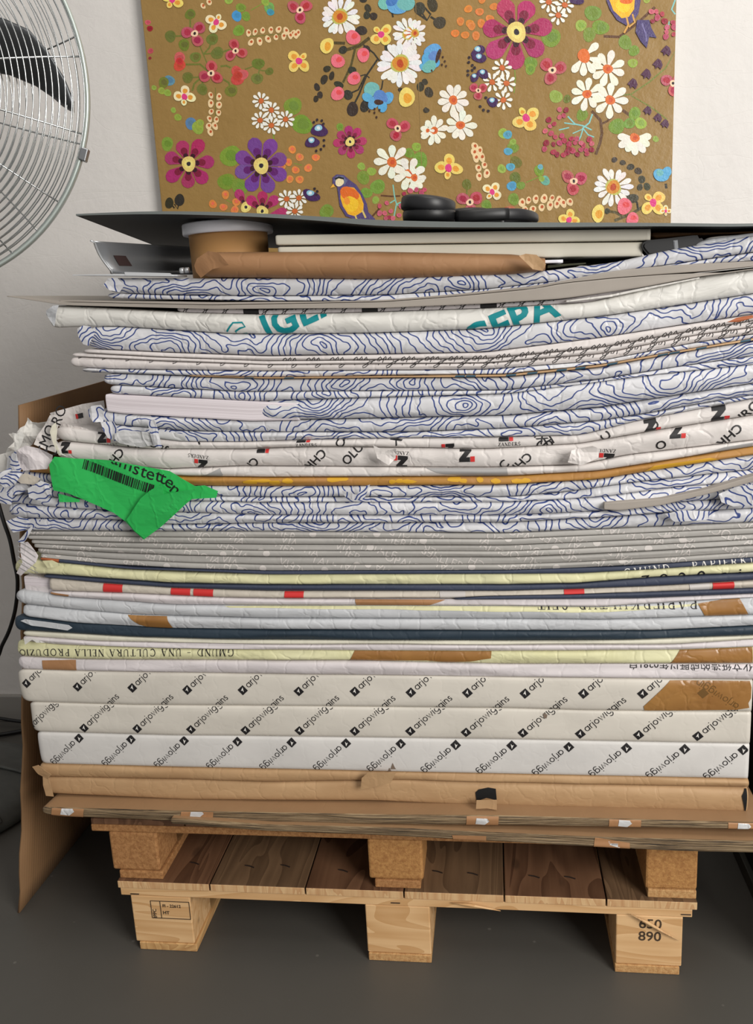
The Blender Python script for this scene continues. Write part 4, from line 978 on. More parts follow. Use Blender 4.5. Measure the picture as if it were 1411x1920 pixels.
k = Pack([(1235, 478), (1310, 462), (1411, 447)], [(1235, 470), (1290, 457), (1335, 446), (1411, 436)], x0=1300, rc=.004, amp=.001, lt=.02, o=-.012, nx=60, depth=.6)
k.build('paper_package', 'blueish', 'grey-white wrapped package lying at the far right just under the top board', 'paper package', LG)
k = Pack([(1290, 460), (1350, 449), (1411, 441)], [(1290, 450), (1350, 442), (1411, 438)], x0=1322, rc=.001, amp=.0004, lt=.01, o=-.03, nx=50, depth=.5)
k.build('paper_sheet', 'white', 'loose white sheet at the far right under the top board', 'paper')

# ---------------------------------------------------------------- things on top
# kraft parcel
k = Pack([(365, 508), (380, 520), (700, 524), (960, 515), (1017, 508)], [(364, 486), (392, 471), (700, 470), (960, 475), (1012, 482)], x0=364, x1=at(1022, 495, -.012)[0], o=.012, rc=.020, n=2.1, amp=.0012, lt=.016, la=.5, depth=.20, cs=.6, nx=140)
kp = k.build('wrapped_parcel', 'kraft2', 'flat parcel wrapped in brown ribbed kraft paper, lying on the topmost blue-lined package', 'parcel')
flap('folded_end', [(364, 498), (370, 485), (392, 471), (412, 474), (432, 497), (400, 505), (376, 521), (367, 510)], .026, .006, 'kraft2', kp, 111, (.15, .1))
flap('folded_end', [(972, 480), (985, 476), (1005, 478), (1014, 486), (1023, 496), (1017, 508), (998, 505), (985, 492)], .030, .008, 'kraft', kp, 112, (-.2, 0))
# tub with white lid
M['lid'] = flat('white_lid_plastic', (232, 232, 238), .35)
M['tub'] = paper('brown_tub_card', (186, 140, 88), .5, .1)
tc = at(426, 440, .10); zt_ = at(426, 411, .04)[2]; zb_t = at(426, 521, .03)[2]
tb_ = thing('round_tub', (tc[0], .105, zb_t), 'round brown cardboard tub with a white lid, behind the left end of the kraft parcel', 'tub')
bm_link('tub_body', lathe_bm([(.060, zb_t), (.0615, zb_t+.004), (.0625, zt_-.016)], (tc[0], .105, 0), seg=64), 'tub', tb_, True)
bm_link('lid', lathe_bm([(.062, zt_-.017), (.0705, zt_-.0172), (.0715, zt_-.015), (.0715, zt_-.002), (.070, zt_), (.01, zt_+.0002)], (tc[0], .105, 0), seg=64), 'lid', tb_, True)
# cream stretched frames
M['cream_edge'] = paper('cream_painted_edge', (214, 209, 194), .5, .06, (205, 200, 184))
k = Pack([(517, 478), (700, 480), (1000, 483), (1204, 481)], [(517, 462), (700, 459), (1020, 455), (1214, 453)], x0=520, x1=at(1204, 470, .02)[0], o=-.02, rc=.004, n=3, amp=.0003, lt=.006, la=.8, depth=.42, nx=120, cs=.4)
k.build('cream_panel', 'cream_edge', 'lower of two cream white panels lying behind the kraft parcel', 'panel', 'cream white panels')
k = Pack([(517, 460), (700, 458), (1020, 454), (1216, 451)], [(517, 440), (700, 437), (1000, 431), (1219, 428)], x0=516, x1=at(1219, 440, .015)[0], o=-.015, rc=.003, n=4, amp=.0003, lt=.004, la=.8, depth=.42, nx=120, cs=.4)
k.build('cream_panel', 'cream_edge', 'upper of two cream white panels, directly under the dark top board', 'panel', 'cream white panels')
# top board
M['darkboard'] = paper('dark_grey_board', (44, 46, 46), .6, .04, None, .25)
M['darkboard_edge'] = paper('grey_board_edge', (112, 117, 115), .35, .05)
SK = -.20
def top_board():
    fr_t = [(142, 401), (200, 398.5), (300, 395.5), (420, 397.5), (500, 400.5), (620, 407), (700, 412.5), (850, 416), (1000, 417), (1200, 417.5), (1411, 420)]
    fr_b = [(142, 404), (200, 402.5), (300, 401), (420, 404), (500, 407.5), (620, 415), (700, 424), (850, 426.5), (1000, 426), (1200, 424), (1411, 425)]
    W = [at(u, v, -.02) for u, v in fr_t]; Bt = [at(u, v, -.02) for u, v in fr_b]
    x0, x1 = W[0][0], .62; xs = np.linspace(x0, x1, 80)
    zt = np.interp(xs, [p[0] for p in W], [p[2] for p in W]); zb = np.interp(xs, [p[0] for p in Bt], [p[2] for p in Bt])
    ker = np.ones(7)/7; zt = np.convolve(np.pad(zt, 3, mode='edge'), ker, 'valid'); zb = np.convolve(np.pad(zb, 3, mode='edge'), ker, 'valid')
    bm = bmesh.new(); uvl = bm.loops.layers.uv.new('UVMap'); ny = 12; G = {}
    for i, x in enumerate(xs):
        for j in range(ny+1):
            y = -.02+.76*j/ny
            xx = x+(y+.02)*SK*max(0, (x1-x)/(x1-x0)); G[1, i, j] = bm.verts.new((xx, y, zt[i])); G[0, i, j] = bm.verts.new((xx, y, zb[i]))
    n = len(xs)
    def fc(vs, m_=0):
        f = bm.faces.new(vs); f.material_index = m_
        for l in f.loops: l[uvl].uv = (l.vert.co.x, l.vert.co.y)
    for i in range(n-1):
        for j in range(ny):
            fc([G[1, i, j], G[1, i+1, j], G[1, i+1, j+1], G[1, i, j+1]]); fc([G[0, i, j], G[0, i, j+1], G[0, i+1, j+1], G[0, i+1, j]])
        fc([G[0, i, 0], G[0, i+1, 0], G[1, i+1, 0], G[1, i, 0]], 1); fc([G[0, i, ny], G[0, i+1, ny], G[1, i+1, ny], G[1, i, ny]])
    for j in range(ny):
        fc([G[0, 0, j], G[1, 0, j], G[1, 0, j+1], G[0, 0, j+1]]); fc([G[0, n-1, j], G[1, n-1, j], G[1, n-1, j+1], G[0, n-1, j+1]])
    return bm, xs, zt
bm, tbx, tbz = top_board()
tag(bm_link('dark_board', bm, ['darkboard', 'darkboard_edge'], None, False), 'large dark grey board lying on top of everything, its left corner pointing out', 'board')
def tbtop(x): return float(np.interp(x, tbx, tbz))

# bent silver sheet (stand) at the left
M['alu'] = NT('brushed_aluminium').out(lin((190, 192, 194)), .38, None, .75)
M['alu_light'] = NT('pale_metal_and_highlight').out(lin((222, 224, 226)), .3, None, .5)  # paler metal for plate, lip and hinge; also colours the panel's edge highlight
M['tag'] = flat('brown_label', (62, 46, 44), .5)
def silver():
    Tz = at(171, 450, .0); a0 = Vector(at(175, 449, .0)); b0 = Vector(at(209, 513, .045)); zt = a0.z
    t1 = Vector(atz(365, 461, zt)); dirv = (t1-a0); dirv.z = 0; dirv.normalize(); Ln = .34
    n = Vector((-dirv.y, dirv.x, 0))     # horizontally, away from the camera
    bm = bmesh.new(); prof = []
    for i in range(13):
        s_ = i/12; p = a0.lerp(b0, s_); bow = n*.020*math.sin(math.pi*min(1, s_*1.05))*.9+Vector((.012, 0, 0))*math.sin(math.pi*s_)
        p = p+bow
        if i == 0: p = a0+Vector((-.003, -.004, -.002))
        prof.append(p)
    rows = []
    for j in range(13): rows.append([bm.verts.new(p+dirv*Ln*j/12) for p in prof])
    for j in range(12):
        for i in range(12): bm.faces.new([rows[j][i], rows[j+1][i], rows[j+1][i+1], rows[j][i+1]])
    r = bmesh.ops.extrude_face_region(bm, geom=bm.faces[:])
    for g_ in r['geom']:
        if isinstance(g_, bmesh.types.BMVert): g_.co += n*.0022
    return bm, prof, dirv, n
bm, prof, dv, nn = silver()
zb_s = prof[-1].z
ss = thing('metal_stand', (prof[-1].x, prof[-1].y, zb_s-.003), 'bent silver metal sheet standing left of the brown tub, small brown label on it', 'metal stand')
bm_link('curved_panel', bm, 'alu', ss, True)
b2 = bmesh.new(); F0 = Vector(at(136, 515, .0)); F1 = Vector(at(340, 518, .0)); zz = zb_s-.0005
b2.free()
def slab_px(pts, y0, y1):
    bm = bmesh.new(); f = bm.faces.new([bm.verts.new(at(u, v, y0)) for u, v in pts]); r = bmesh.ops.extrude_face_region(bm, geom=[f])
    for g_ in r['geom']:
        if isinstance(g_, bmesh.types.BMVert): g_.co.y += y1-y0
    return bm
bm_link('base_plate', slab_px([(136, 516.5), (136, 515), (232, 513.5), (333, 515), (333, 518)], -.012, .03), 'alu_light', ss)
bm_link('edge_highlight', tube_bm([p_-nn*.001 for p_ in prof], .0016, 6), 'alu_light', ss, True)  # added tube of paler metal, stands in for a highlight along the panel edge
lp = [Vector(at(u, v, -.013)) for u, v in ((233, 510), (235, 517), (325, 518), (318, 512))]
b2 = bmesh.new(); f = b2.faces.new([b2.verts.new(p) for p in lp]); r = bmesh.ops.extrude_face_region(b2, geom=[f])
for g_ in r['geom']:
    if isinstance(g_, bmesh.types.BMVert): g_.co.y += .003
bm_link('front_lip', b2, 'alu_light', ss)
def on_panel(s_, t):   # s down, t along
    i = s_*12; k_ = min(11, int(i)); return prof[k_].lerp(prof[k_+1], i-k_)+dv*t-nn*.0010
b2 = bmesh.new(); f = b2.faces.new([b2.verts.new(on_panel(a_, t_)) for a_, t_ in ((.43, .032), (.43, .062), (.75, .062), (.75, .030))])
bm_link('label', b2, 'tag', ss)
cp = Vector(at(346, 507, .02))
bm_link('hinge', tube_bm([cp+Vector((-.007, 0, 0)), cp+Vector((-.001, 0, 0))], .0045, 10, tube_bm([cp+Vector((.001, 0, 0)), cp+Vector((.007, 0, 0))], .0045, 10)), 'alu_light', ss, True)

# black tool at the right
M['blackplastic'] = flat('black_plastic', (20, 20, 21), .45)
M['satin'] = flat('satin_black', (30, 30, 32), .42)
M['steel'] = NT('steel').out(lin((150, 152, 155)), .3, None, .9)
tp = [(1206, 468), (1203, 462), (1206, 454), (1216, 450), (1250, 447), (1300, 441), (1308, 441), (1311, 447), (1316, 446), (1321, 452), (1312, 457), (1300, 463), (1270, 471), (1240, 478), (1215, 479), (1211, 474)]
def prism_px(pts, y0, y1, bev=.004):
    bm = bmesh.new(); f = bm.faces.new([bm.verts.new(at(u, v, y0)) for u, v in pts]); r = bmesh.ops.extrude_face_region(bm, geom=[f])
    for g_ in r['geom']:
        if isinstance(g_, bmesh.types.BMVert): g_.co.y += y1-y0
    bmesh.ops.recalc_face_normals(bm, faces=bm.faces)
    if bev: bmesh.ops.bevel(bm, geom=[e for e in bm.edges if abs(e.verts[0].co.y-e.verts[1].co.y) < 1e-6], offset=bev, segments=2, affect='EDGES', clamp_overlap=True)
    return bm
tool = thing('hand_tool', tuple(at(1260, 476, .03)), 'black plastic hand tool with a metal band, right of the cream panels', 'tool')
bm_link('handle', prism_px(tp, .012, .045, .003), 'blackplastic', tool)
bm_link('metal_band', prism_px([(1262, 451), (1270, 450), (1272, 471), (1264, 473)], .0105, .047, .001), 'steel', tool)
k = Pack([(1222, 447), (1300, 441), (1411, 438)], [(1222, 433), (1300, 430), (1411, 431)], x0=1222, x1=.6, o=-.10, rc=.003, amp=.0006, lt=.01, nx=50, depth=.45)
k.build('paper_package', 'kraft2', 'brown-grey package in the shade behind the black hand tool', 'paper package', LG)
k = Pack([(1020, 494), (1055, 493)], [(1020, 487), (1055, 486)], x0=1018, x1=at(1055, 490, .0)[0], o=-.0, rc=.001, amp=.0001, lt=.001, nx=12, depth=.2)
k.build('small_box', 'lid', 'small white box end beside the right end of the kraft parcel', 'box')
k = Pack([(1030, 503), (1098, 495)], [(1030, 496), (1098, 492)], x0=1026, x1=at(1098, 494, .01)[0], o=-.01, rc=.001, amp=.0001, lt=.001, nx=12, depth=.2)
M['olive'] = flat('dark_olive_cloth', (58, 60, 40), .8)
k.build('folder', 'olive', 'dark olive folder edge under the small white box', 'folder')

# headphones
def sup(bm, c, rx, ry, rz, e=.5, seg=36, rings=14, R=None):
    """rounded disc (superellipsoid)"""
    rr = []
    for i in range(1, rings):
        ph = -math.pi/2+math.pi*i/rings; cz = math.copysign(abs(math.sin(ph))**e, math.sin(ph)); cr = abs(math.cos(ph))**e; ring = []
        for k_ in range(seg):
            a_ = 2*math.pi*k_/seg; v = Vector((rx*cr*math.cos(a_), ry*cr*math.sin(a_), rz*cz))
            if R is not None: v = R @ v
            ring.append(bm.verts.new(v+Vector(c)))
        rr.append(ring)
    for a_, b_ in zip(rr, rr[1:]):
        for k_ in range(seg): bm.faces.new((a_[k_], a_[(k_+1) % seg], b_[(k_+1) % seg], b_[k_]))
    bm.faces.new(rr[0][::-1]); bm.faces.new(rr[-1]); return bm
hy = .06; c1 = Vector(at(805, 391, hy)); zt_ = tbtop(c1.x)
c2 = Vector(at(872, 395, hy+.17))
hp = thing('headphones', (c1.x, hy, zt_), 'black over-ear headphones lying folded on the dark top board', 'headphones')
Rt = Matrix.Rotation(math.radians(9), 3, 'Y')
bm_link('ear_cup', sup(bmesh.new(), (c1.x-.002, hy, zt_+.0285), .041, .046, .013, .45, R=Rt), 'satin', hp, True)
bm_link('ear_cushion', sup(bmesh.new(), (c1.x-.001, hy, zt_+.014), .040, .044, .013, .6, R=Matrix.Rotation(math.radians(2), 3, 'Y')), 'blackplastic', hp, True)
z2 = zt_
bm_link('ear_cup', sup(bmesh.new(), (c2.x, hy+.17, z2+.026), .040, .042, .010, .45), 'satin', hp, True)
bm_link('ear_cushion', sup(bmesh.new(), (c2.x, hy+.17, z2+.0125), .038, .040, .012, .6), 'blackplastic', hp, True)
xe = at(1005, 410, hy+.03)[0]; pts = []
for i in range(41):
    a_ = math.radians(-100+200*i/40); pts.append(Vector((c1.x+.050+(xe-c1.x-.050)*max(0, math.cos(a_))**.75 if abs(a_) < math.pi/2 else c1.x+.045, hy+.075+.085*math.sin(a_), 0)))
def band(pts, w_, z0, z1, bm=None):
    bm = bm or bmesh.new(); n = len(pts); rr = []
    for i, p in enumerate(pts):
        t = (pts[min(i+1, n-1)]-pts[max(i-1, 0)]).normalized(); s_ = Vector((t.y, -t.x, 0)); za = z0[i] if isinstance(z0, list) else z0; zb2 = z1[i] if isinstance(z1, list) else z1
        ring = []
        for k_ in range(12):
            q = 2*math.pi*k_/12; cx = math.copysign(abs(math.cos(q))**.6, math.cos(q)); cz = math.copysign(abs(math.sin(q))**.6, math.sin(q))
            ring.append(bm.verts.new(p+s_*w_*cx+Vector((0, 0, (za+zb2)/2+(zb2-za)/2*cz))))
        rr.append(ring)
    for a_, b_ in zip(rr, rr[1:]):
        for k_ in range(12): bm.faces.new((a_[k_], a_[(k_+1) % 12], b_[(k_+1) % 12], b_[k_]))
    bm.faces.new(rr[0][::-1]); bm.faces.new(rr[-1]); return bm
zz1 = [zt_+.0115+.006*min(1, abs(i-20)/9) for i in range(41)]
bm_link('headband', band(pts[7:34], .006, zt_+.0005, zz1[7:34]), 'satin', hp, True)
bm_link('band_slider', band(pts[:9], .0085, zt_+.0003, zt_+.0185), 'blackplastic', hp, True)
bm_link('band_slider', band(pts[32:], .0085, zt_+.0003, zt_+.0185), 'blackplastic', hp, True)

# ---------------------------------------------------------------- fan
M['chrome'] = NT('chromed_wire').out(lin((205, 208, 208)), .22, None, 1.0)
M['blade'] = NT('grey_fan_blade').out(lin((92, 94, 96)), .35, None, .8)
M['cast'] = (lambda g: g.out(g.mix(g.noise(g.obj(), 25, 4, .6), lin((62, 64, 62)), lin((98, 100, 96))), .5, g.bump(g.noise(g.obj(), 60, 3), .3, .002)))(NT('worn_cast_metal'))
fy = .30; fc_ = Vector(at(-232, 150, fy)); FRr = .4
fan = thing('pedestal_fan', (fc_.x, .62, 0), 'large chrome pedestal fan with wire cage and dark blade, left of the stack', 'fan')
look = (Vector(CAM)-fc_); look.z *= .3; look.normalize(); look = (look*.45+Vector((0, -1, 0))*.55).normalized()
RF = look.to_track_quat('Z', 'Y').to_matrix()
def onfan(u, v):
    n = RF @ Vector((0, 0, 1)); c = Vector(CAM); d = Vector(ray(u, v)); return c+d*((fc_-c).dot(n)/d.dot(n))
FRr = (onfan(166, 165)-fc_).length
def fp(r_, a_, h): return fc_+RF @ Vector((r_*math.cos(a_), r_*math.sin(a_), h))
bm = bmesh.new(); bmb = bmesh.new(); nr = 30
def dome(q): return .075*(1-q**2.6)   # height of the front cage above the rim
for i in range(nr):
    q = .16+.82*(i/(nr-1)); tube_bm([fp(FRr*q, 2*math.pi*k_/96, dome(q)) for k_ in range(96)], .0013, 6, bm, True)
for i in range(17):
    a_ = 2*math.pi*i/17+.09
    tube_bm([fp(FRr*q, a_, dome(q)-.0022) for q in np.linspace(.14, .99, 14)], .0017, 6, bm)
bm_link('front_cage', bm, 'chrome', fan, True)
for i in range(22):
    q = .2+.78*(i/21); tube_bm([fp(FRr*q, 2*math.pi*k_/96, -.10*(1-q**3)-.012) for k_ in range(96)], .0013, 6, bmb, True)
for i in range(12):
    a_ = 2*math.pi*i/12+.2
    tube_bm([fp(FRr*q, a_, -.10*(1-q**3)-.015) for q in np.linspace(.14, .99, 12)], .0017, 6, bmb)
bm_link('rear_cage', bmb, 'chrome', fan, True)
b2 = bmesh.new(); rr = []
for k_ in range(128):
    a_ = 2*math.pi*k_/128
    rr.append([b2.verts.new(fp(FRr*s_, a_, h)) for s_, h in ((.985, .007), (1.0, .007), (1.003, 0), (1.0, -.016), (.985, -.016))])
for k_ in range(128):
    a1, b1_ = rr[k_], rr[(k_+1) % 128]
    for j in range(5): b2.faces.new((a1[j], a1[(j+1) % 5], b1_[(j+1) % 5], b1_[j]))
M['rim'] = NT('pale_metal_rim').out(lin((196, 206, 200)), .35, None, .5)
bm_link('rim_band', b2, 'rim', fan, True)
for a_ in (-.375, .42, 2.6):
    b2 = box_bm(-.006, .008, -.012, .012, -.014, .012, .002)
    for v in b2.verts: v.co = fp(FRr*1.003+v.co.x, a_+v.co.y/FRr, v.co.z)
    bm_link('rim_clip', b2, 'steel', fan)
BU = [(-215, 95), (-170, 40), (-100, 12), (0, 28), (50, 50), (85, 90), (115, 140), (132, 183), (131, 203)]
BL_ = [(-215, 140), (-170, 118), (-100, 108), (0, 125), (50, 146), (85, 170), (105, 188), (120, 198), (131, 204)]
def blade(a0):
    ir = RF.transposed(); b2 = bmesh.new(); G = []
    def loc(u, v): q = ir @ (onfan(u, v)-fc_); return Vector((q.x, q.y, 0))
    U = [loc(*p) for p in BU]; Lw = [loc(*p) for p in BL_]; nu, nv = 24, 8
    for i in range(nu+1):
        t = i/nu*(len(U)-1); k_ = min(len(U)-2, int(t)); a_, b_ = U[k_].lerp(U[k_+1], t-k_), Lw[k_].lerp(Lw[k_+1], t-k_); row = []
        for j in range(nv+1):
            s_ = j/nv; p = a_.lerp(b_, s_); h = -.045+.060*(.5-s_)*(a_-b_).length/.09*.9+.008*math.sin(math.pi*s_)
            p = Vector((p.x*math.cos(a0)-p.y*math.sin(a0), p.x*math.sin(a0)+p.y*math.cos(a0), h)); row.append(b2.verts.new(fc_+RF @ p))
        G.append(row)
    for i in range(nu):
        for j in range(nv): b2.faces.new([G[i][j], G[i+1][j], G[i+1][j+1], G[i][j+1]])
    r = bmesh.ops.extrude_face_region(b2, geom=b2.faces[:]); n_ = RF @ Vector((0, 0, 1))
    for g_ in r['geom']:
        if isinstance(g_, bmesh.types.BMVert): g_.co -= n_*.0018
    return b2
for k_ in range(3): bm_link('blade', blade(k_*2*math.pi/3), 'blade', fan, True)
bm_link('hub', lathe_bm([(.01, .03), (.05, .025), (.065, .0), (.065, -.03)], fc_, R=RF, seg=32), 'blade', fan, True)
bm_link('motor_housing', lathe_bm([(.03, -.09), (.095, -.10), (.10, -.20), (.06, -.24), (.01, -.245)], fc_, R=RF, seg=32), 'cast', fan, True)
mb = fc_+RF @ Vector((0, 0, -.17))
bc = Vector((-1.16, mb.y+.02, 0))
bm_link('pole', tube_bm([(mb.x, mb.y, mb.z-.05), (mb.x-.12, mb.y, 1.42), (bc.x-.02, bc.y-.03, 1.30), (bc.x, bc.y-.03, .12)], [.016, .018, .018, .022], 16), 'steel', fan, True)
bm_link('base', lathe_bm([(.235, .001), (.245, .012), (.243, .03), (.225, .05), (.18, .07), (.10, .10), (.05, .14), (.045, .17)], (bc.x, bc.y-.03, 0), seg=64), 'cast', fan, True)
b2 = bmesh.new()
for a_ in (-.5, -1.0, .2): tube_bm([Vector((bc.x, bc.y-.03, 0))+Vector((r_*math.cos(a_), r_*math.sin(a_), z_)) for r_, z_ in ((.10, .104), (.18, .074), (.226, .052), (.245, .032))], .004, 6, b2)
bm_link('base_rib', b2, 'cast', fan, True)
# cables
M['cable'] = flat('black_rubber', (14, 14, 15), .5)
def cable(name, pts, r_, label, cat='cable', parent=None):
    P = [Vector(p) for p in pts]; out = []
    for i in range(len(P)-1):
        p0 = P[max(i-1, 0)]; p1 = P[i]; p2 = P[i+1]; p3 = P[min(i+2, len(P)-1)]
        for j in range(10):
            t = j/10; out.append(.5*((2*p1)+(-p0+p2)*t+(2*p0-5*p1+4*p2-p3)*t*t+(-p0+3*p1-3*p2+p3)*t**3))
    out.append(P[-1]); o = bm_link(name, tube_bm(out, r_, 8), 'cable', parent, True)
    if label: tag(o, label, cat)
    return o
cable('power_cable', [tuple(at(u, v, y)) for u, v, y in ((-60, 700, .45), (-25, 860, .4), (3, 965, .33), (18, 1010, .32), (26, 1050, .32), (33, 1090, .32), (29, 1140, .34), (18, 1180, .36), (4, 1210, .4), (-10, 1240, .45), (-60, 1290, .55))], .0042, 'black cable hanging in a curve against the wall left of the stack')
cable('power_cable', [tuple(at(u, v, .84)) for u, v in ((-60, 1338), (0, 1347), (25, 1351), (60, 1355), (90, 1357))], .005, 'black cable running level along the skirting at lower left')
cable('power_cable', [(-1.5, .76, .012), (-1.36, .70, .02), (-1.30, .66, .03), (-1.25, .72, .04), (-1.22, .78, .012), (-1.15, .82, .008)], .006, 'short looped black cable on the floor behind the fan base')

# low black cabinet at the right
M['blackcab'] = flat('black_cabinet', (12, 12, 12), .6)
M['greytrim'] = flat('dark_grey_trim', (62, 62, 56), .5)
cb = thing('cabinet', (.95, .3, 0), 'low black cabinet just right of the pallets, only a sliver in the frame', 'cabinet')
bm_link('body', box_bm(.668, 1.25, -.02, .7, .03, .46, .002), 'blackcab', cb)
bm_link('plinth', box_bm(.658, 1.25, -.01, .7, 0, .03, .002), 'greytrim', cb)
p = at(1398, 1612, .02)
bm_link('bracket', box_bm(.659, .6675, .30, .33, .12, .16, .001), 'greytrim', cb)
# ---------------------------------------------------------------- flower painting on the wall
YC = .865
A = lambda x, y: (260+x/2.613, y/2.613)
B = lambda x, y: (780+x/2.236, y/2.236)
PS = []     # (pixel polygon, colour)
def blob(c, rx, ry, col, rot=0, wob=.07, n=18):
    ph = random.uniform(0, 6); pts = []
    for i in range(n):
        a = 2*math.pi*i/n; k_ = 1+wob*math.sin(2*a+ph)+wob*.6*math.sin(3*a+ph*2); x = rx*k_*math.cos(a); y = ry*k_*math.sin(a)
        pts.append((c[0]+x*math.cos(rot)-y*math.sin(rot), c[1]+x*math.sin(rot)+y*math.cos(rot)))
    PS.append((pts, col))
def petal(c, ang, r0, r1, w, col, tip=.62):
    pts = []; n = 14
    for i in range(n+1):
        t = i/n; r = r0+(r1-r0)*t; ww = w*((.25+.75*(t/.62)**1.1) if t < .62 else math.sqrt(max(0, 1-((t-.62)/.38)**2))); pts.append((r, ww/2))
    full = pts+[(x, -y) for x, y in pts[-2:0:-1]]
    PS.append(([(c[0]+x*math.cos(ang)-y*math.sin(ang), c[1]+x*math.sin(ang)+y*math.cos(ang)) for x, y in full], col))
def line(pts, w, col):
    V, Fc = stroke(pts, w)
    n = len(pts); PS.append(([V[2*i] for i in range(n)]+[V[2*i+1] for i in range(n-1, -1, -1)], col))
def vary(c, d=10): return tuple(max(0, min(255, x+random.uniform(-d, d))) for x in c)
MAG, DMAG = (176, 52, 104), (128, 26, 58)
def bigflower(c, R, col, inner, n=8, ph=0, only=None):
    for i in range(n):
        a = ph+2*math.pi*i/n+random.uniform(-.06, .06)
        if only and i not in only: continue
        r_ = R*random.uniform(.93, 1.07)
        petal(c, a, R*.18, r_, R*.52, vary(col, 8), .8); petal(c, a, R*.22, R*.66, R*.27, inner, .8); blob((c[0]+R*.32*math.cos(a), c[1]+R*.32*math.sin(a)), R*.10, R*.10, (60, 22, 34))
    blob(c, R*.28, R*.28, (232, 208, 120)); blob(c, R*.17, R*.17, (238, 222, 130)); blob(c, R*.075, R*.09, (48, 42, 50))
def daisy(c, R, n=18, ph=0):
    for i in range(n):
        a = ph+2*math.pi*i/n+random.uniform(-.07, .07); petal(c, a, R*.30, R*random.uniform(.88, 1.08), R*.27, vary((238, 236, 232), 6), 1.0)
    blob(c, R*.40, R*.40, (190, 190, 95)); blob(c, R*.33, R*.34, (212, 140, 45)); blob(c, R*.15, R*.18, (188, 72, 32))
def daisy8(c, R, n=9, ph=0, arc=None):
    for i in range(n):
        a = ph+(2*math.pi*i/n if arc is None else arc*i/(n-1)); petal(c, a+random.uniform(-.06, .06), R*.15, R*random.uniform(.9, 1.08), R*.42, vary((240, 238, 222), 5), .85)
    blob(c, R*.27, R*.27, (222, 112, 48)); blob((c[0]+R*.03, c[1]), R*.13, R*.13, (205, 84, 40))
def mini(c, R, n=9, ph=0):
    for i in range(n):
        a = ph+2*math.pi*i/n; petal(c, a, R*.32, R*random.uniform(.95, 1.1), R*.36, (242, 241, 232), .8)
    blob(c, R*.30, R*.30, (205, 105, 50))
def four(c, R, pale=False, ph=0, n=4):
    base = (240, 232, 186) if pale else (236, 212, 112)
    for i in range(n):
        a = ph+2*math.pi*i/4; big = (i != 1 or n < 4)
        d = R*.52 if big else R*.48; rr_ = R*.44 if big else R*.27
        p = (c[0]+d*math.cos(a), c[1]+d*math.sin(a)); blob(p, rr_, rr_*.88, vary(base, 5), a); blob((c[0]+d*.95*math.cos(a), c[1]+d*.95*math.sin(a)), rr_*.5, rr_*.45, (232, 158, 58), a)
    blob(c, R*.24, R*.27, (222, 62, 132))
def three(c, R, ph=0):
    for i in range(3):
        a = ph+2*math.pi*i/3; p = (c[0]+R*.62*math.cos(a), c[1]+R*.62*math.sin(a)); blob(p, R*.52, R*.48, vary((192, 88, 98), 8), a); blob(p, R*.30, R*.27, vary((172, 38, 62), 12), a)
    blob(c, R*.30, R*.28, (244, 208, 172)); blob(c, R*.11, R*.14, (40, 26, 26))
def circ(c, r, col): blob(c, r, r*random.uniform(.9, 1.1), vary(col, 7)); blob((c[0]+r*.1, c[1]-r*.05), r*.6, r*.55, vary(tuple(x*.93 for x in col), 5))
OL, GR, LG_, DK = (112, 118, 48), (122, 152, 54), (150, 176, 70), (48, 44, 34)
sa, sb = 1/2.613, 1/2.236
# twigs first
for pts, w_, col in [([(252, 90), (252, 150), (262, 170)], 8, OL), ([(355, 360), (318, 270), (278, 175)], 5, OL), ([(318, 265), (385, 260)], 7, OL), ([(385, 262), (440, 245), (475, 250)], 9, OL), ([(360, 192), (345, 235), (318, 265)], 8, OL),
    ([(155, 178), (210, 176)], 8, OL), ([(400, 325), (430, 322), (450, 332)], 9, OL), ([(355, 360), (300, 315), (230, 316)], 9, OL), ([(240, 380), (300, 378)], 7, OL), ([(300, 385), (272, 410), (262, 445)], 9, OL), ([(311, 438), (312, 395)], 8, OL), ([(453, 445), (440, 405), (408, 385)], 9, OL),
    ([(520, 340), (560, 325), (600, 345), (640, 350)], 6, OL), ([(585, 312), (590, 345), (580, 385)], 6, OL), ([(375, 430), (376, 600)], 3, OL), ([(530, 180), (660, 170), (780, 160)], 3, OL), ([(550, 50), (610, 15), (660, 40)], 4, GR),
    ([(1130, 185), (1080, 225), (1005, 248)], 16, (78, 66, 30)), ([(1060, 235), (1040, 320), (1000, 405)], 11, (84, 74, 34)), ([(1040, 330), (1045, 350)], 16, (78, 66, 30)), ([(955, 210), (1010, 212)], 14, (78, 66, 30)), ([(1100, 220), (1150, 260), (1180, 300)], 8, DK), ([(1170, 290), (1115, 370), (1080, 460), (1050, 520)], 9, DK), ([(1085, 372), (1110, 365), (1130, 382)], 6, DK), ([(1195, 395), (1190, 430), (1172, 470)], 7, DK), ([(1110, 370), (1075, 440), (1030, 460)], 8, DK),
    ([(1240, 60), (1245, 85)], 9, DK), ([(1375, 45), (1411, 100)], 8, DK), ([(175, 1000), (190, 1024), (200, 985)], 7, DK), ([(150, 990), (175, 1020)], 7, DK), ([(660, 655), (662, 705)], 7, GR), ([(430, 980), (470, 1000)], 3, GR), ([(760, 800), (800, 810)], 3, GR),
    ([(1130, 1075), (1180, 1020)], 9, (96, 60, 32)), ([(1185, 958), (1235, 962), (1280, 960)], 8, (96, 60, 32)), ([(1245, 905), (1252, 960), (1262, 1000), (1250, 1060)], 6, (130, 196, 180)), ([(1255, 980), (1230, 995)], 6, (130, 196, 180)), ([(1262, 1000), (1300, 985)], 6, (130, 196, 180)), ([(1262, 1000), (1290, 1020)], 6, (130, 196, 180))]:
    line([A(*p) for p in pts], w_*sa, col)
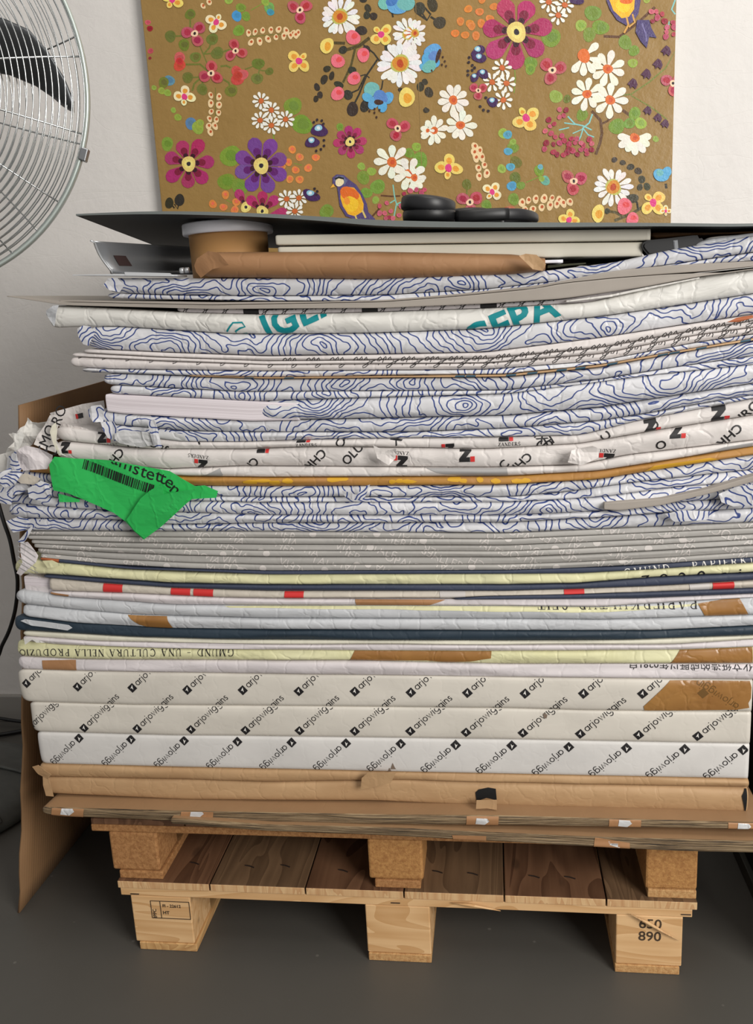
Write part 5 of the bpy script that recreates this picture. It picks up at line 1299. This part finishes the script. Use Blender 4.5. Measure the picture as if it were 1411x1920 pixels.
for pts, w_, col in [([(10, 60), (45, 85), (60, 60), (25, 20)], 8, DK), ([(60, 70), (90, 90)], 9, DK), ([(785, 152), (850, 155), (890, 125), (940, 85), (1000, 30)], 11, (96, 60, 32)), ([(1090, 215), (1045, 285), (975, 345), (900, 395), (850, 400)], 6, (118, 128, 52)), ([(900, 400), (985, 450), (1050, 500)], 5, (118, 128, 52)),
    ([(735, 465), (772, 505), (778, 560), (770, 600), (752, 648)], 12, (98, 66, 36)), ([(775, 520), (800, 508), (825, 485)], 9, (98, 66, 36)), ([(865, 462), (890, 480), (910, 490)], 12, (98, 66, 36)),
    ([(738, 478), (725, 515), (695, 540)], 6, (132, 200, 196)), ([(735, 545), (700, 528), (665, 520), (635, 488)], 6, (132, 200, 196)), ([(665, 522), (620, 515)], 5, (132, 200, 196)), ([(640, 535), (598, 545)], 5, (132, 200, 196)), ([(700, 535), (690, 570), (680, 590)], 5, (132, 200, 196)), ([(700, 540), (720, 565), (745, 575)], 5, (132, 200, 196)), ([(700, 540), (655, 560)], 4, (132, 200, 196)),
    ([(212, 790), (212, 815)], 6, OL), ([(460, 765), (520, 740)], 4, GR), ([(960, 860), (905, 895), (830, 925)], 12, (84, 74, 34)), ([(795, 885), (835, 890), (860, 905)], 11, (84, 74, 34)), ([(905, 830), (925, 850), (930, 880)], 9, DK), ([(400, 560), (395, 610), (400, 700)], 3, GR), ([(410, 250), (415, 330), (410, 390)], 4, GR),
    ([(1085, 0), (1070, 40), (1085, 60)], 6, (132, 200, 196)), ([(1060, 90), (1055, 120)], 5, (132, 200, 196)), ([(250, 620), (285, 740)], 2, OL), ([(440, 870), (640, 845)], 2, OL), ([(1045, 770), (1048, 790)], 10, DK)]:
    line([B(*p) for p in pts], w_*sb, col)
for x, y, r_, c in [(252, 70, 26, OL), (155, 178, 28, OL), (222, 220, 28, OL), (360, 192, 28, OL), (385, 260, 30, OL), (278, 280, 26, OL), (240, 380, 28, OL), (311, 438, 27, OL), (453, 445, 30, OL), (585, 312, 30, OL), (580, 385, 28, OL), (640, 350, 20, OL), (490, 150, 28, GR),
    (450, 765, 50, GR), (800, 610, 50, GR), (755, 520, 42, GR), (430, 890, 42, GR), (495, 915, 38, GR), (920, 1035, 35, GR), (140, 705, 30, GR), (1090, 815, 20, LG_), (1140, 840, 22, LG_), (1100, 870, 32, GR), (1170, 915, 35, GR), (1115, 945, 28, GR), (1160, 980, 18, LG_), (1360, 720, 22, LG_), (1378, 785, 38, GR), (1325, 750, 24, GR), (985, 622, 18, GR),
    (480, 78, 25, (70, 150, 205)), (525, 80, 22, GR), (150, 395, 26, (92, 140, 170)), (122, 405, 26, OL), (112, 445, 18, LG_), (142, 455, 18, LG_), (255, 605, 28, (90, 135, 165)), (290, 625, 30, LG_), (300, 605, 20, LG_), (640, 40, 26, (120, 165, 90)), (645, 60, 18, (70, 150, 175)), (500, 38, 24, GR), (620, 8, 20, LG_), (170, 540, 13, LG_), (192, 575, 18, LG_), (55, 140, 14, (150, 20, 45)), (45, 110, 14, (200, 85, 100)), (58, 250, 14, (195, 80, 95)), (55, 285, 8, (150, 40, 50)), (75, 430, 12, LG_), (440, 0, 20, LG_),
    (200, 285, 28, (205, 90, 90)), (200, 320, 30, (205, 75, 55)), (480, 350, 26, (205, 80, 70)), (485, 385, 32, (205, 70, 60)), (510, 365, 26, (205, 100, 100)), (485, 372, 24, (196, 60, 45)), (200, 300, 18, (196, 50, 45))]:
    circ(A(x, y), r_*sa, c)
for x, y, r_, c in [(740, 55, 34, GR), (690, 107, 25, LG_), (772, 115, 35, GR), (725, 145, 28, GR), (565, 158, 38, GR), (480, 265, 26, GR), (478, 290, 22, GR), (585, 405, 27, LG_), (632, 415, 16, OL), (875, 178, 28, GR), (912, 213, 23, GR), (907, 265, 20, LG_), (840, 530, 32, GR), (893, 517, 25, GR), (940, 517, 24, LG_), (915, 475, 25, GR), (695, 482, 25, GR), (1003, 583, 13, LG_), (212, 773, 20, OL), (408, 835, 24, GR), (15, 672, 28, GR), (5, 615, 15, LG_), (965, 0, 14, LG_),
    (365, 560, 22, LG_), (383, 565, 18, (92, 160, 190)), (405, 620, 24, GR), (385, 635, 18, (90, 165, 195)), (418, 680, 24, OL), (395, 700, 18, (90, 165, 195)), (358, 708, 18, LG_), (415, 745, 24, OL), (400, 780, 20, (80, 160, 200)), (438, 778, 18, GR), (405, 595, 14, LG_), (515, 715, 22, GR), (520, 700, 12, (110, 175, 190)), (540, 757, 20, (110, 170, 150)), (525, 750, 12, LG_), (295, 862, 22, GR), (378, 886, 18, (205, 80, 50)), (395, 890, 26, (190, 110, 80))]:
    circ(B(x, y), r_*sb, c)
for x, y, rx, ry in [(922, 338, 20, 15), (908, 390, 16, 26), (945, 372, 13, 22), (873, 427, 14, 20), (888, 465, 14, 17), (868, 485, 13, 16), (1047, 535, 28, 36), (1107, 520, 22, 32), (1025, 465, 22, 26), (1122, 40, 16, 20), (1117, 75, 16, 20), (1150, 80, 20, 18), (1100, 0, 18, 14), (200, 980, 24, 30), (150, 995, 20, 28), (1375, 45, 25, 30), (1380, 425, 18, 24), (1400, 400, 14, 14), (1283, 440, 14, 10), (1405, 540, 10, 14), (1215, 230, 12, 20), (1090, 150, 30, 22), (1045, 345, 22, 18), (980, 415, 26, 15), (1000, 245, 20, 20), (1115, 245, 20, 22)]:
    blob(A(x, y), rx*sa, ry*sa, vary((52, 46, 34), 5), random.uniform(-.4, .4), .05)
for x, y, rx, ry in [(15, 35, 22, 28), (68, 20, 20, 32), (98, 95, 28, 24), (15, 365, 13, 18), (36, 345, 13, 12), (53, 387, 18, 22), (42, 463, 13, 11), (830, 670, 13, 11), (865, 682, 13, 11), (898, 700, 16, 13), (930, 717, 16, 14), (945, 752, 14, 17), (937, 785, 12, 15), (967, 782, 13, 17), (905, 832, 26, 20), (800, 885, 12, 12), (878, 0, 0, 0)]:
    if rx: blob(B(x, y), rx*sb, ry*sb, vary((62, 56, 38), 5), random.uniform(-.4, .4), .05)
for x, y in [(752, 733), (788, 770), (733, 795), (768, 833), (830, 823), (867, 772), (740, 878), (788, 880), (700, 815), (425, 955), (363, 1000), (415, 1015), (470, 1028), (478, 990)]:
    circ(A(x, y), 19*sa, (228, 138, 70)); blob(A(x, y-3), 8*sa, 8*sa, (232, 110, 80))
for x, y in [(218, 38), (265, 50), (185, 90), (225, 100), (272, 98), (308, 78), (163, 140), (205, 147), (250, 150), (325, 28), (275, -2), (232, 110)]:
    circ(B(x, y), 17*sb, (222, 130, 58))
for lst, f_, s_ in [([(538, 162), (570, 157), (607, 150), (647, 148), (685, 145), (722, 152), (755, 165), (780, 162), (550, 208), (592, 203), (633, 192), (672, 183), (710, 178), (742, 175), (768, 172), (353, 467), (393, 475), (353, 507), (393, 515), (355, 548), (391, 553), (347, 583), (380, 587), (343, 618), (373, 618), (351, 648), (315, 30), (345, 12)], A, sa),
                   ([(245, 615), (243, 640), (265, 633), (250, 662), (275, 660), (260, 705), (285, 693), (263, 740), (295, 728), (443, 850), (470, 840), (500, 835), (535, 833), (568, 832), (598, 840), (455, 882), (488, 878), (525, 870), (560, 862), (588, 857), (615, 852), (643, 847)], B, sb)]:
    for x, y in lst:
        k_ = random.uniform(.8, 1.05); blob(f_(x, y), 14*k_*s_, 19*k_*s_, (236, 208, 160), random.uniform(-.5, .5)); blob(f_(x+2, y-3), 6.5*s_, 7*s_, (190, 90, 42))
# big flowers
bigflower(A(525, 1015), 92*sa, MAG, DMAG, 5, -2.0, [0]); bigflower(A(605, 1035), 100*sa, MAG, DMAG, 8, -1.57, [0, 1, 7])
petal(A(620, 1060), -.25, 20*sa, 112*sa, 46*sa, MAG, .8)
bigflower(A(245, 803), 128*sa, MAG, DMAG, 7, -.15); bigflower(A(600, 812), 138*sa, (118, 72, 146), (98, 28, 108), 8, -.35); bigflower(A(1035, 695), 80*sa, MAG, DMAG, 8, -.1)
bigflower(B(420, 135), 150*sb, MAG, DMAG, 7, 1.55)
daisy(A(985, 82), 98*sa, 17); daisy(A(1325, 165), 84*sa, 16); daisy(A(1280, 312), 112*sa, 20); daisy(B(825, 785), 84*sb, 15); daisy(B(-5, 140), 45*sb, 12)
daisy8(A(1240, 795), 90*sa, 8); daisy8(A(1325, 852), 88*sa, 8, .4); daisy8(B(155, 420), 70*sb, 9, .2); daisy8(B(185, 525), 68*sb, 9); daisy8(B(75, 548), 60*sb, 9, .5)
daisy8(B(702, 235), 78*sb, 5, 0, arc=-2.6) if False else None
for a in (1.0, 1.6, 2.2, -.75, .3): petal(B(702, 238), a, 18*sb, 82*sb, 32*sb, (240, 238, 222), .85)
blob(B(702, 235), 27*sb, 29*sb, (222, 112, 48))
daisy8(B(802, 290), 76*sb, 8, .3); daisy8(B(715, 395), 70*sb, 8, .2); daisy8(B(812, 420), 76*sb, 8, .1); daisy8(B(915, 578), 74*sb, 7, -.1, arc=math.pi+.2); daisy8(B(-8, 745), 55*sb, 7)
daisy8(A(1415, 640), 36*sa, 7)
for x, y in [(600, 495), (650, 540), (595, 590), (720, 585), (650, 615), (725, 975), (785, 970), (765, 1035)]: mini(A(x, y), 43*sa, 9, random.random())
for x, y in [(360, 285), (318, 345), (378, 350), (365, 420), (555, 10), (595, 65), (622, 22)]: mini(B(x, y), 40*sb, 8, random.random())
for f_, s_, lst in [(A, sa, [(380, 110, 58, 1, 3.6), (785, 300, 66, 0, 3.9), (225, 475, 58, 1, .1), (1187, 170, 64, 0, 2.4), (165, 0, 60, 0, .5)]), (B, sb, [(460, 495, 64, 0, 2.6), (135, 705, 62, 0, .1), (318, 805, 46, 1, .6), (992, 850, 62, 0, 2.4), (640, 922, 48, 0, .2), (1045, 885, 26, 1, 0)])]:
    for x, y, R, pale, ph in lst: four(f_(x, y), R*s_, bool(pale), ph)
for f_, s_, lst in [(A, sa, [(275, 165, 58, 3.3), (355, 360, 56, 4.8), (475, 250, 52, 4.5), (1268, 630, 56, 3.9), (790, 50, 58, 3.6)]), (B, sb, [(570, 295, 54, 3.9), (260, 380, 36, 3.7), (660, 760, 52, 3.8), (225, 848, 52, 3.6), (1075, 350, 48, 3.6)])]:
    for x, y, R, ph in lst: three(f_(x, y), R*s_, ph)
for f_, s_, lst in [(A, sa, [(1050, 185, 35), (975, 300, 33), (1100, 270, 32), (1055, 385, 31), (975, 460, 32)]), (B, sb, [(872, 865, 32), (905, 918, 26)])]:
    for x, y, R in lst: blob(f_(x, y), R*s_, R*1.05*s_, (232, 112, 128)); blob(f_(x+R*.2, y-R*.2), R*.45*s_, R*.4*s_, (226, 78, 82))
for f_, s_, lst in [(A, sa, [(922, 225, 36), (1312, 478, 44)]), (B, sb, [(762, 895, 32)])]:
    for x, y, R in lst: blob(f_(x, y), R*.85*s_, R*1.15*s_, (238, 214, 112), .3); blob(f_(x+R*.1, y+R*.1), R*.45*s_, R*.6*s_, (230, 162, 48))
# blue flowers
TE, BL, DB = (112, 184, 176), (92, 168, 212), (92, 132, 196)
for f_, s_, lst in [(A, sa, [(1210, 15, 38, TE), (1265, 30, 50, BL), (1310, 20, 42, TE), (1240, 5, 30, (70, 120, 190)), (1140, 438, 40, TE), (1120, 478, 26, BL), (1150, 505, 32, BL), (1222, 480, 30, BL), (1185, 475, 36, DB), (1195, 525, 26, BL), (1400, 330, 24, BL)]), (B, sb, [(70, 215, 36, BL), (60, 255, 38, BL), (55, 280, 30, TE), (75, 235, 24, DB), (1025, 735, 32, BL), (1050, 720, 22, BL), (1020, 725, 16, TE)])]:
    for x, y, R, c in lst: blob(f_(x, y), R*s_, R*.85*s_, vary(c, 6), random.uniform(-1, 1))
blob(A(1175, 502), 22*sa, 14*sa, (66, 40, 28)); blob(B(92, 235), 9*sb, 30*sb, (66, 40, 28), .3)
for x, y in [(1130, 545), (1155, 535), (1180, 540), (1165, 575), (1155, 553)]: blob(A(x, y), 5*sa, 6*sa, (66, 40, 28))
for x, y in [(112, 240), (120, 258), (108, 272), (125, 278), (65, 297)]: blob(B(x, y), 4*sb, 5*sb, (66, 40, 28))
# dark violet blossoms
for f_, s_, lst in [(A, sa, [(885, 640, 42), (850, 698, 36), (845, 958, 40)]), (B, sb, [(260, 215, 30), (265, 245, 28), (280, 310, 26), (245, 325, 22), (320, 428, 26), (670, 0, 30)])]:
    for x, y, R in lst: blob(f_(x, y), R*s_, R*.7*s_, (66, 34, 84), random.uniform(-.6, .6), .14); blob(f_(x-R*.1, y-R*.3), R*.45*s_, R*.36*s_, (142, 196, 216)); blob(f_(x-R*.1, y-R*.3), R*.22*s_, R*.2*s_, (222, 232, 236))
for x, y in [(858, 600), (874, 588), (897, 592), (905, 608), (908, 688), (908, 715), (893, 732), (870, 740), (862, 925), (875, 938), (870, 955)]: blob(A(x, y), 6*sa, 7*sa, (44, 30, 40))
for x, y in [(222, 242), (220, 262), (235, 275), (235, 295), (217, 298), (217, 315), (268, 447), (282, 462), (302, 466), (292, 410), (245, 285)]: blob(B(x, y), 6*sb, 6*sb, (44, 30, 40))
# violet bells
for x, y in [(1045, 215), (1010, 270), (962, 312), (905, 352), (967, 465), (1010, 495), (1040, 520)]:
    c = B(x, y); s_ = 22*sb*(1 if y < 400 else .85)
    PS.append(([(c[0]-s_, c[1]+s_*.1), (c[0]-s_*.5, c[1]-s_*.5), (c[0]+s_*.1, c[1]-s_*1.1), (c[0]+s_*.7, c[1]-s_*.7), (c[0]+s_*1.0, c[1]+s_*.2), (c[0]+s_*.6, c[1]+s_*1.0), (c[0]+s_*.1, c[1]+s_*.5), (c[0]-s_*.4, c[1]+s_*.9), (c[0]-s_*.5, c[1]+s_*.3)], (78, 34, 66)))
# berry cluster
rb = random.Random(11)
for (x, y) in [(600, 460), (628, 462), (600, 492), (555, 503), (578, 520), (618, 485), (540, 550), (545, 600), (537, 625), (575, 605), (600, 600), (575, 638), (590, 648), (617, 650), (610, 570), (650, 582), (672, 583), (640, 605), (620, 590), (665, 600), (700, 610), (690, 628), (655, 632), (712, 630), (735, 603), (735, 628), (725, 585), (715, 645), (690, 600), (565, 560), (582, 575), (560, 530), (640, 625), (632, 640), (675, 648), (1040, 90), (1050, 115), (1048, 135), (1045, 155), (1075, 95), (1080, 115), (1005, 50), (1010, 75), (990, 90), (1030, 60), (1078, 145), (985, 50)]:
    circ(B(x, y), rb.uniform(9, 13)*sb, rb.choice([(186, 72, 98), (150, 32, 58), (176, 52, 78), (206, 98, 118)]))
for (x, y) in [(1180, 1010), (1215, 995), (1235, 1035), (1205, 1045), (1275, 1055), (1245, 1070), (1300, 950), (1325, 985), (1360, 930), (1385, 945), (1285, 1010), (1180, 1045), (1225, 1065), (1330, 935), (1210, 1070), (1400, 930)]:
    circ(A(x, y), rb.uniform(10, 14)*sa, rb.choice([(196, 82, 108), (170, 52, 78), (206, 98, 118)]))
# birds
VI = (84, 70, 118)
def apts(f_, l): return [f_(*p) for p in l]
PS.append((apts(A, [(950, 900), (950, 870), (970, 855), (1005, 858), (1030, 880), (1065, 905), (1095, 950), (1118, 1000), (1125, 1040), (1160, 1075), (1130, 1082), (1090, 1075), (1050, 1072), (1015, 1060), (985, 1010), (978, 960), (972, 915)]), VI))
PS.append((apts(A, [(955, 885), (970, 862), (1000, 862), (1022, 885), (1010, 905), (975, 905)]), (98, 104, 140)))
blob(A(984, 893), 22*sa, 20*sa, (238, 222, 178)); line(apts(A, [(962, 878), (980, 870), (1005, 876)]), 9*sa, (30, 28, 34)); PS.append((apts(A, [(953, 900), (938, 922), (962, 915)]), (230, 170, 60)))
PS.append((apts(A, [(990, 935), (1020, 915), (1055, 920), (1085, 955), (1102, 1000), (1100, 1035), (1060, 1060), (1025, 1050), (1000, 1010), (988, 970)]), (238, 176, 36)))
blob(A(1032, 950), 46*sa, 34*sa, (226, 108, 36), .3); blob(A(1040, 1000), 34*sa, 40*sa, (244, 196, 44)); blob(A(1020, 985), 14*sa, 20*sa, (240, 150, 50))
line(apts(A, [(1060, 1055), (1070, 1080)]), 8*sa, (214, 190, 110)); line(apts(A, [(1095, 1030), (1112, 1068)]), 9*sa, (214, 190, 110))
PS.append((apts(B, [(795, 0), (810, 40), (840, 85), (880, 108), (905, 95), (930, 60), (940, 0)]), VI))
PS.append((apts(B, [(808, 0), (825, 45), (860, 78), (890, 72), (912, 40), (915, 0)]), (240, 186, 38))); blob(B(865, 25), 30*sb, 28*sb, (246, 206, 48)); blob(B(880, 5), 26*sb, 14*sb, (226, 108, 36))
PS.append((apts(B, [(925, 85), (975, 85), (985, 120), (1007, 160), (975, 155), (965, 203), (940, 175), (918, 135)]), (74, 62, 112))); line(apts(B, [(945, 100), (960, 140), (965, 175)]), 6*sb, (120, 112, 160))
line(apts(B, [(880, 70), (888, 105), (870, 140)]), 8*sb, (212, 160, 80)); line(apts(B, [(905, 60), (915, 95), (890, 115)]), 7*sb, (212, 160, 80))

def painting():
    tl = at(271, -60, YC); tr = at(1268, -60, YC)
    x0, x1, z0, z1 = -.6085, .600, 1.272, 2.02
    t = thing('flower_painting', (0, .89, z0), 'large gold-brown canvas painted with flowers and two small birds, on the wall', 'painting')
    g = NT('gold_ground_paint'); p = g.obj()
    n = g.noise(p, 8, 4, .6); col = g.mix(n, lin((160, 128, 74)), lin((148, 117, 64)))
    sx = g.n('ShaderNodeSeparateXYZ', Vector=p).outputs[0]
    M['ground'] = g.out(col, .42, g.bump(g.math('ADD', g.noise(p, 26, 4, .6), g.math('MULTIPLY', g.noise(p, 90, 2), .2)), .4, .006), 0, .4)
    M['edge'] = flat('canvas_side', (196, 194, 188), .8)
    bm = box_bm(x0, x1, YC, .8985, z0, z1, .002); 
    for f in bm.faces: f.material_index = 0 if f.normal.y < -.5 else 1
    body = bm_link('canvas', bm, ['ground', 'edge'], t)
    seam = at(786, 200, YC)[0]
    V = []; Fc = []; Cc = []
    rngj = random.Random(5)
    for k_, (pts, col) in enumerate(PS):
        y = YC-.0002-k_*1.6e-6; n0 = len(V); W = [at(u, v, YC) for u, v in pts]
        W = [(min(max(a[0], x0+.001), x1-.001), y, min(a[2], z1-.001)) for a in W]
        V += W; Fc.append(tuple(range(n0, n0+len(W)))); Cc += [lin(col)]*len(W)
    me = bpy.data.meshes.new('painted_flowers'); me.from_pydata([(a, b-.89, c-z0) for a, b, c in V], [], Fc); me.update()
    bm = bmesh.new(); bm.from_mesh(me); 
    lay = bm.loops.layers.float_color.new('paint'); bm.verts.ensure_lookup_table()
    for f in bm.faces:
        for l in f.loops: l[lay] = Cc[l.vert.index]
    bmesh.ops.triangulate(bm, faces=bm.faces[:], ngon_method='EAR_CLIP'); bm.to_mesh(me); bm.free()
    for p_ in me.polygons:
        if p_.normal.y > 0: p_.flip()
    g = NT('acrylic_paint'); a = g.t.nodes.new('ShaderNodeVertexColor'); a.layer_name = 'paint'; p = g.obj()
    n = g.noise(p, 60, 3, .6, 1.0)
    col = g.vmath('SCALE', a.outputs[0], g.math('ADD', .86, g.math('MULTIPLY', n, .3)))
    M['paint'] = g.out(col, .4, g.bump(g.math('ADD', g.noise(p, 140, 3, .6, 1), g.noise(p, 26, 4, .6)), .4, .003), 0, .45)
    link('painted_flowers', me, 'paint', t)
    bm_link('canvas_seam', box_bm(seam-.0006, seam+.0006, YC-.0008, YC, z0, z1, .0003), 'ground', t)
painting()
bpy.context.view_layer.update()
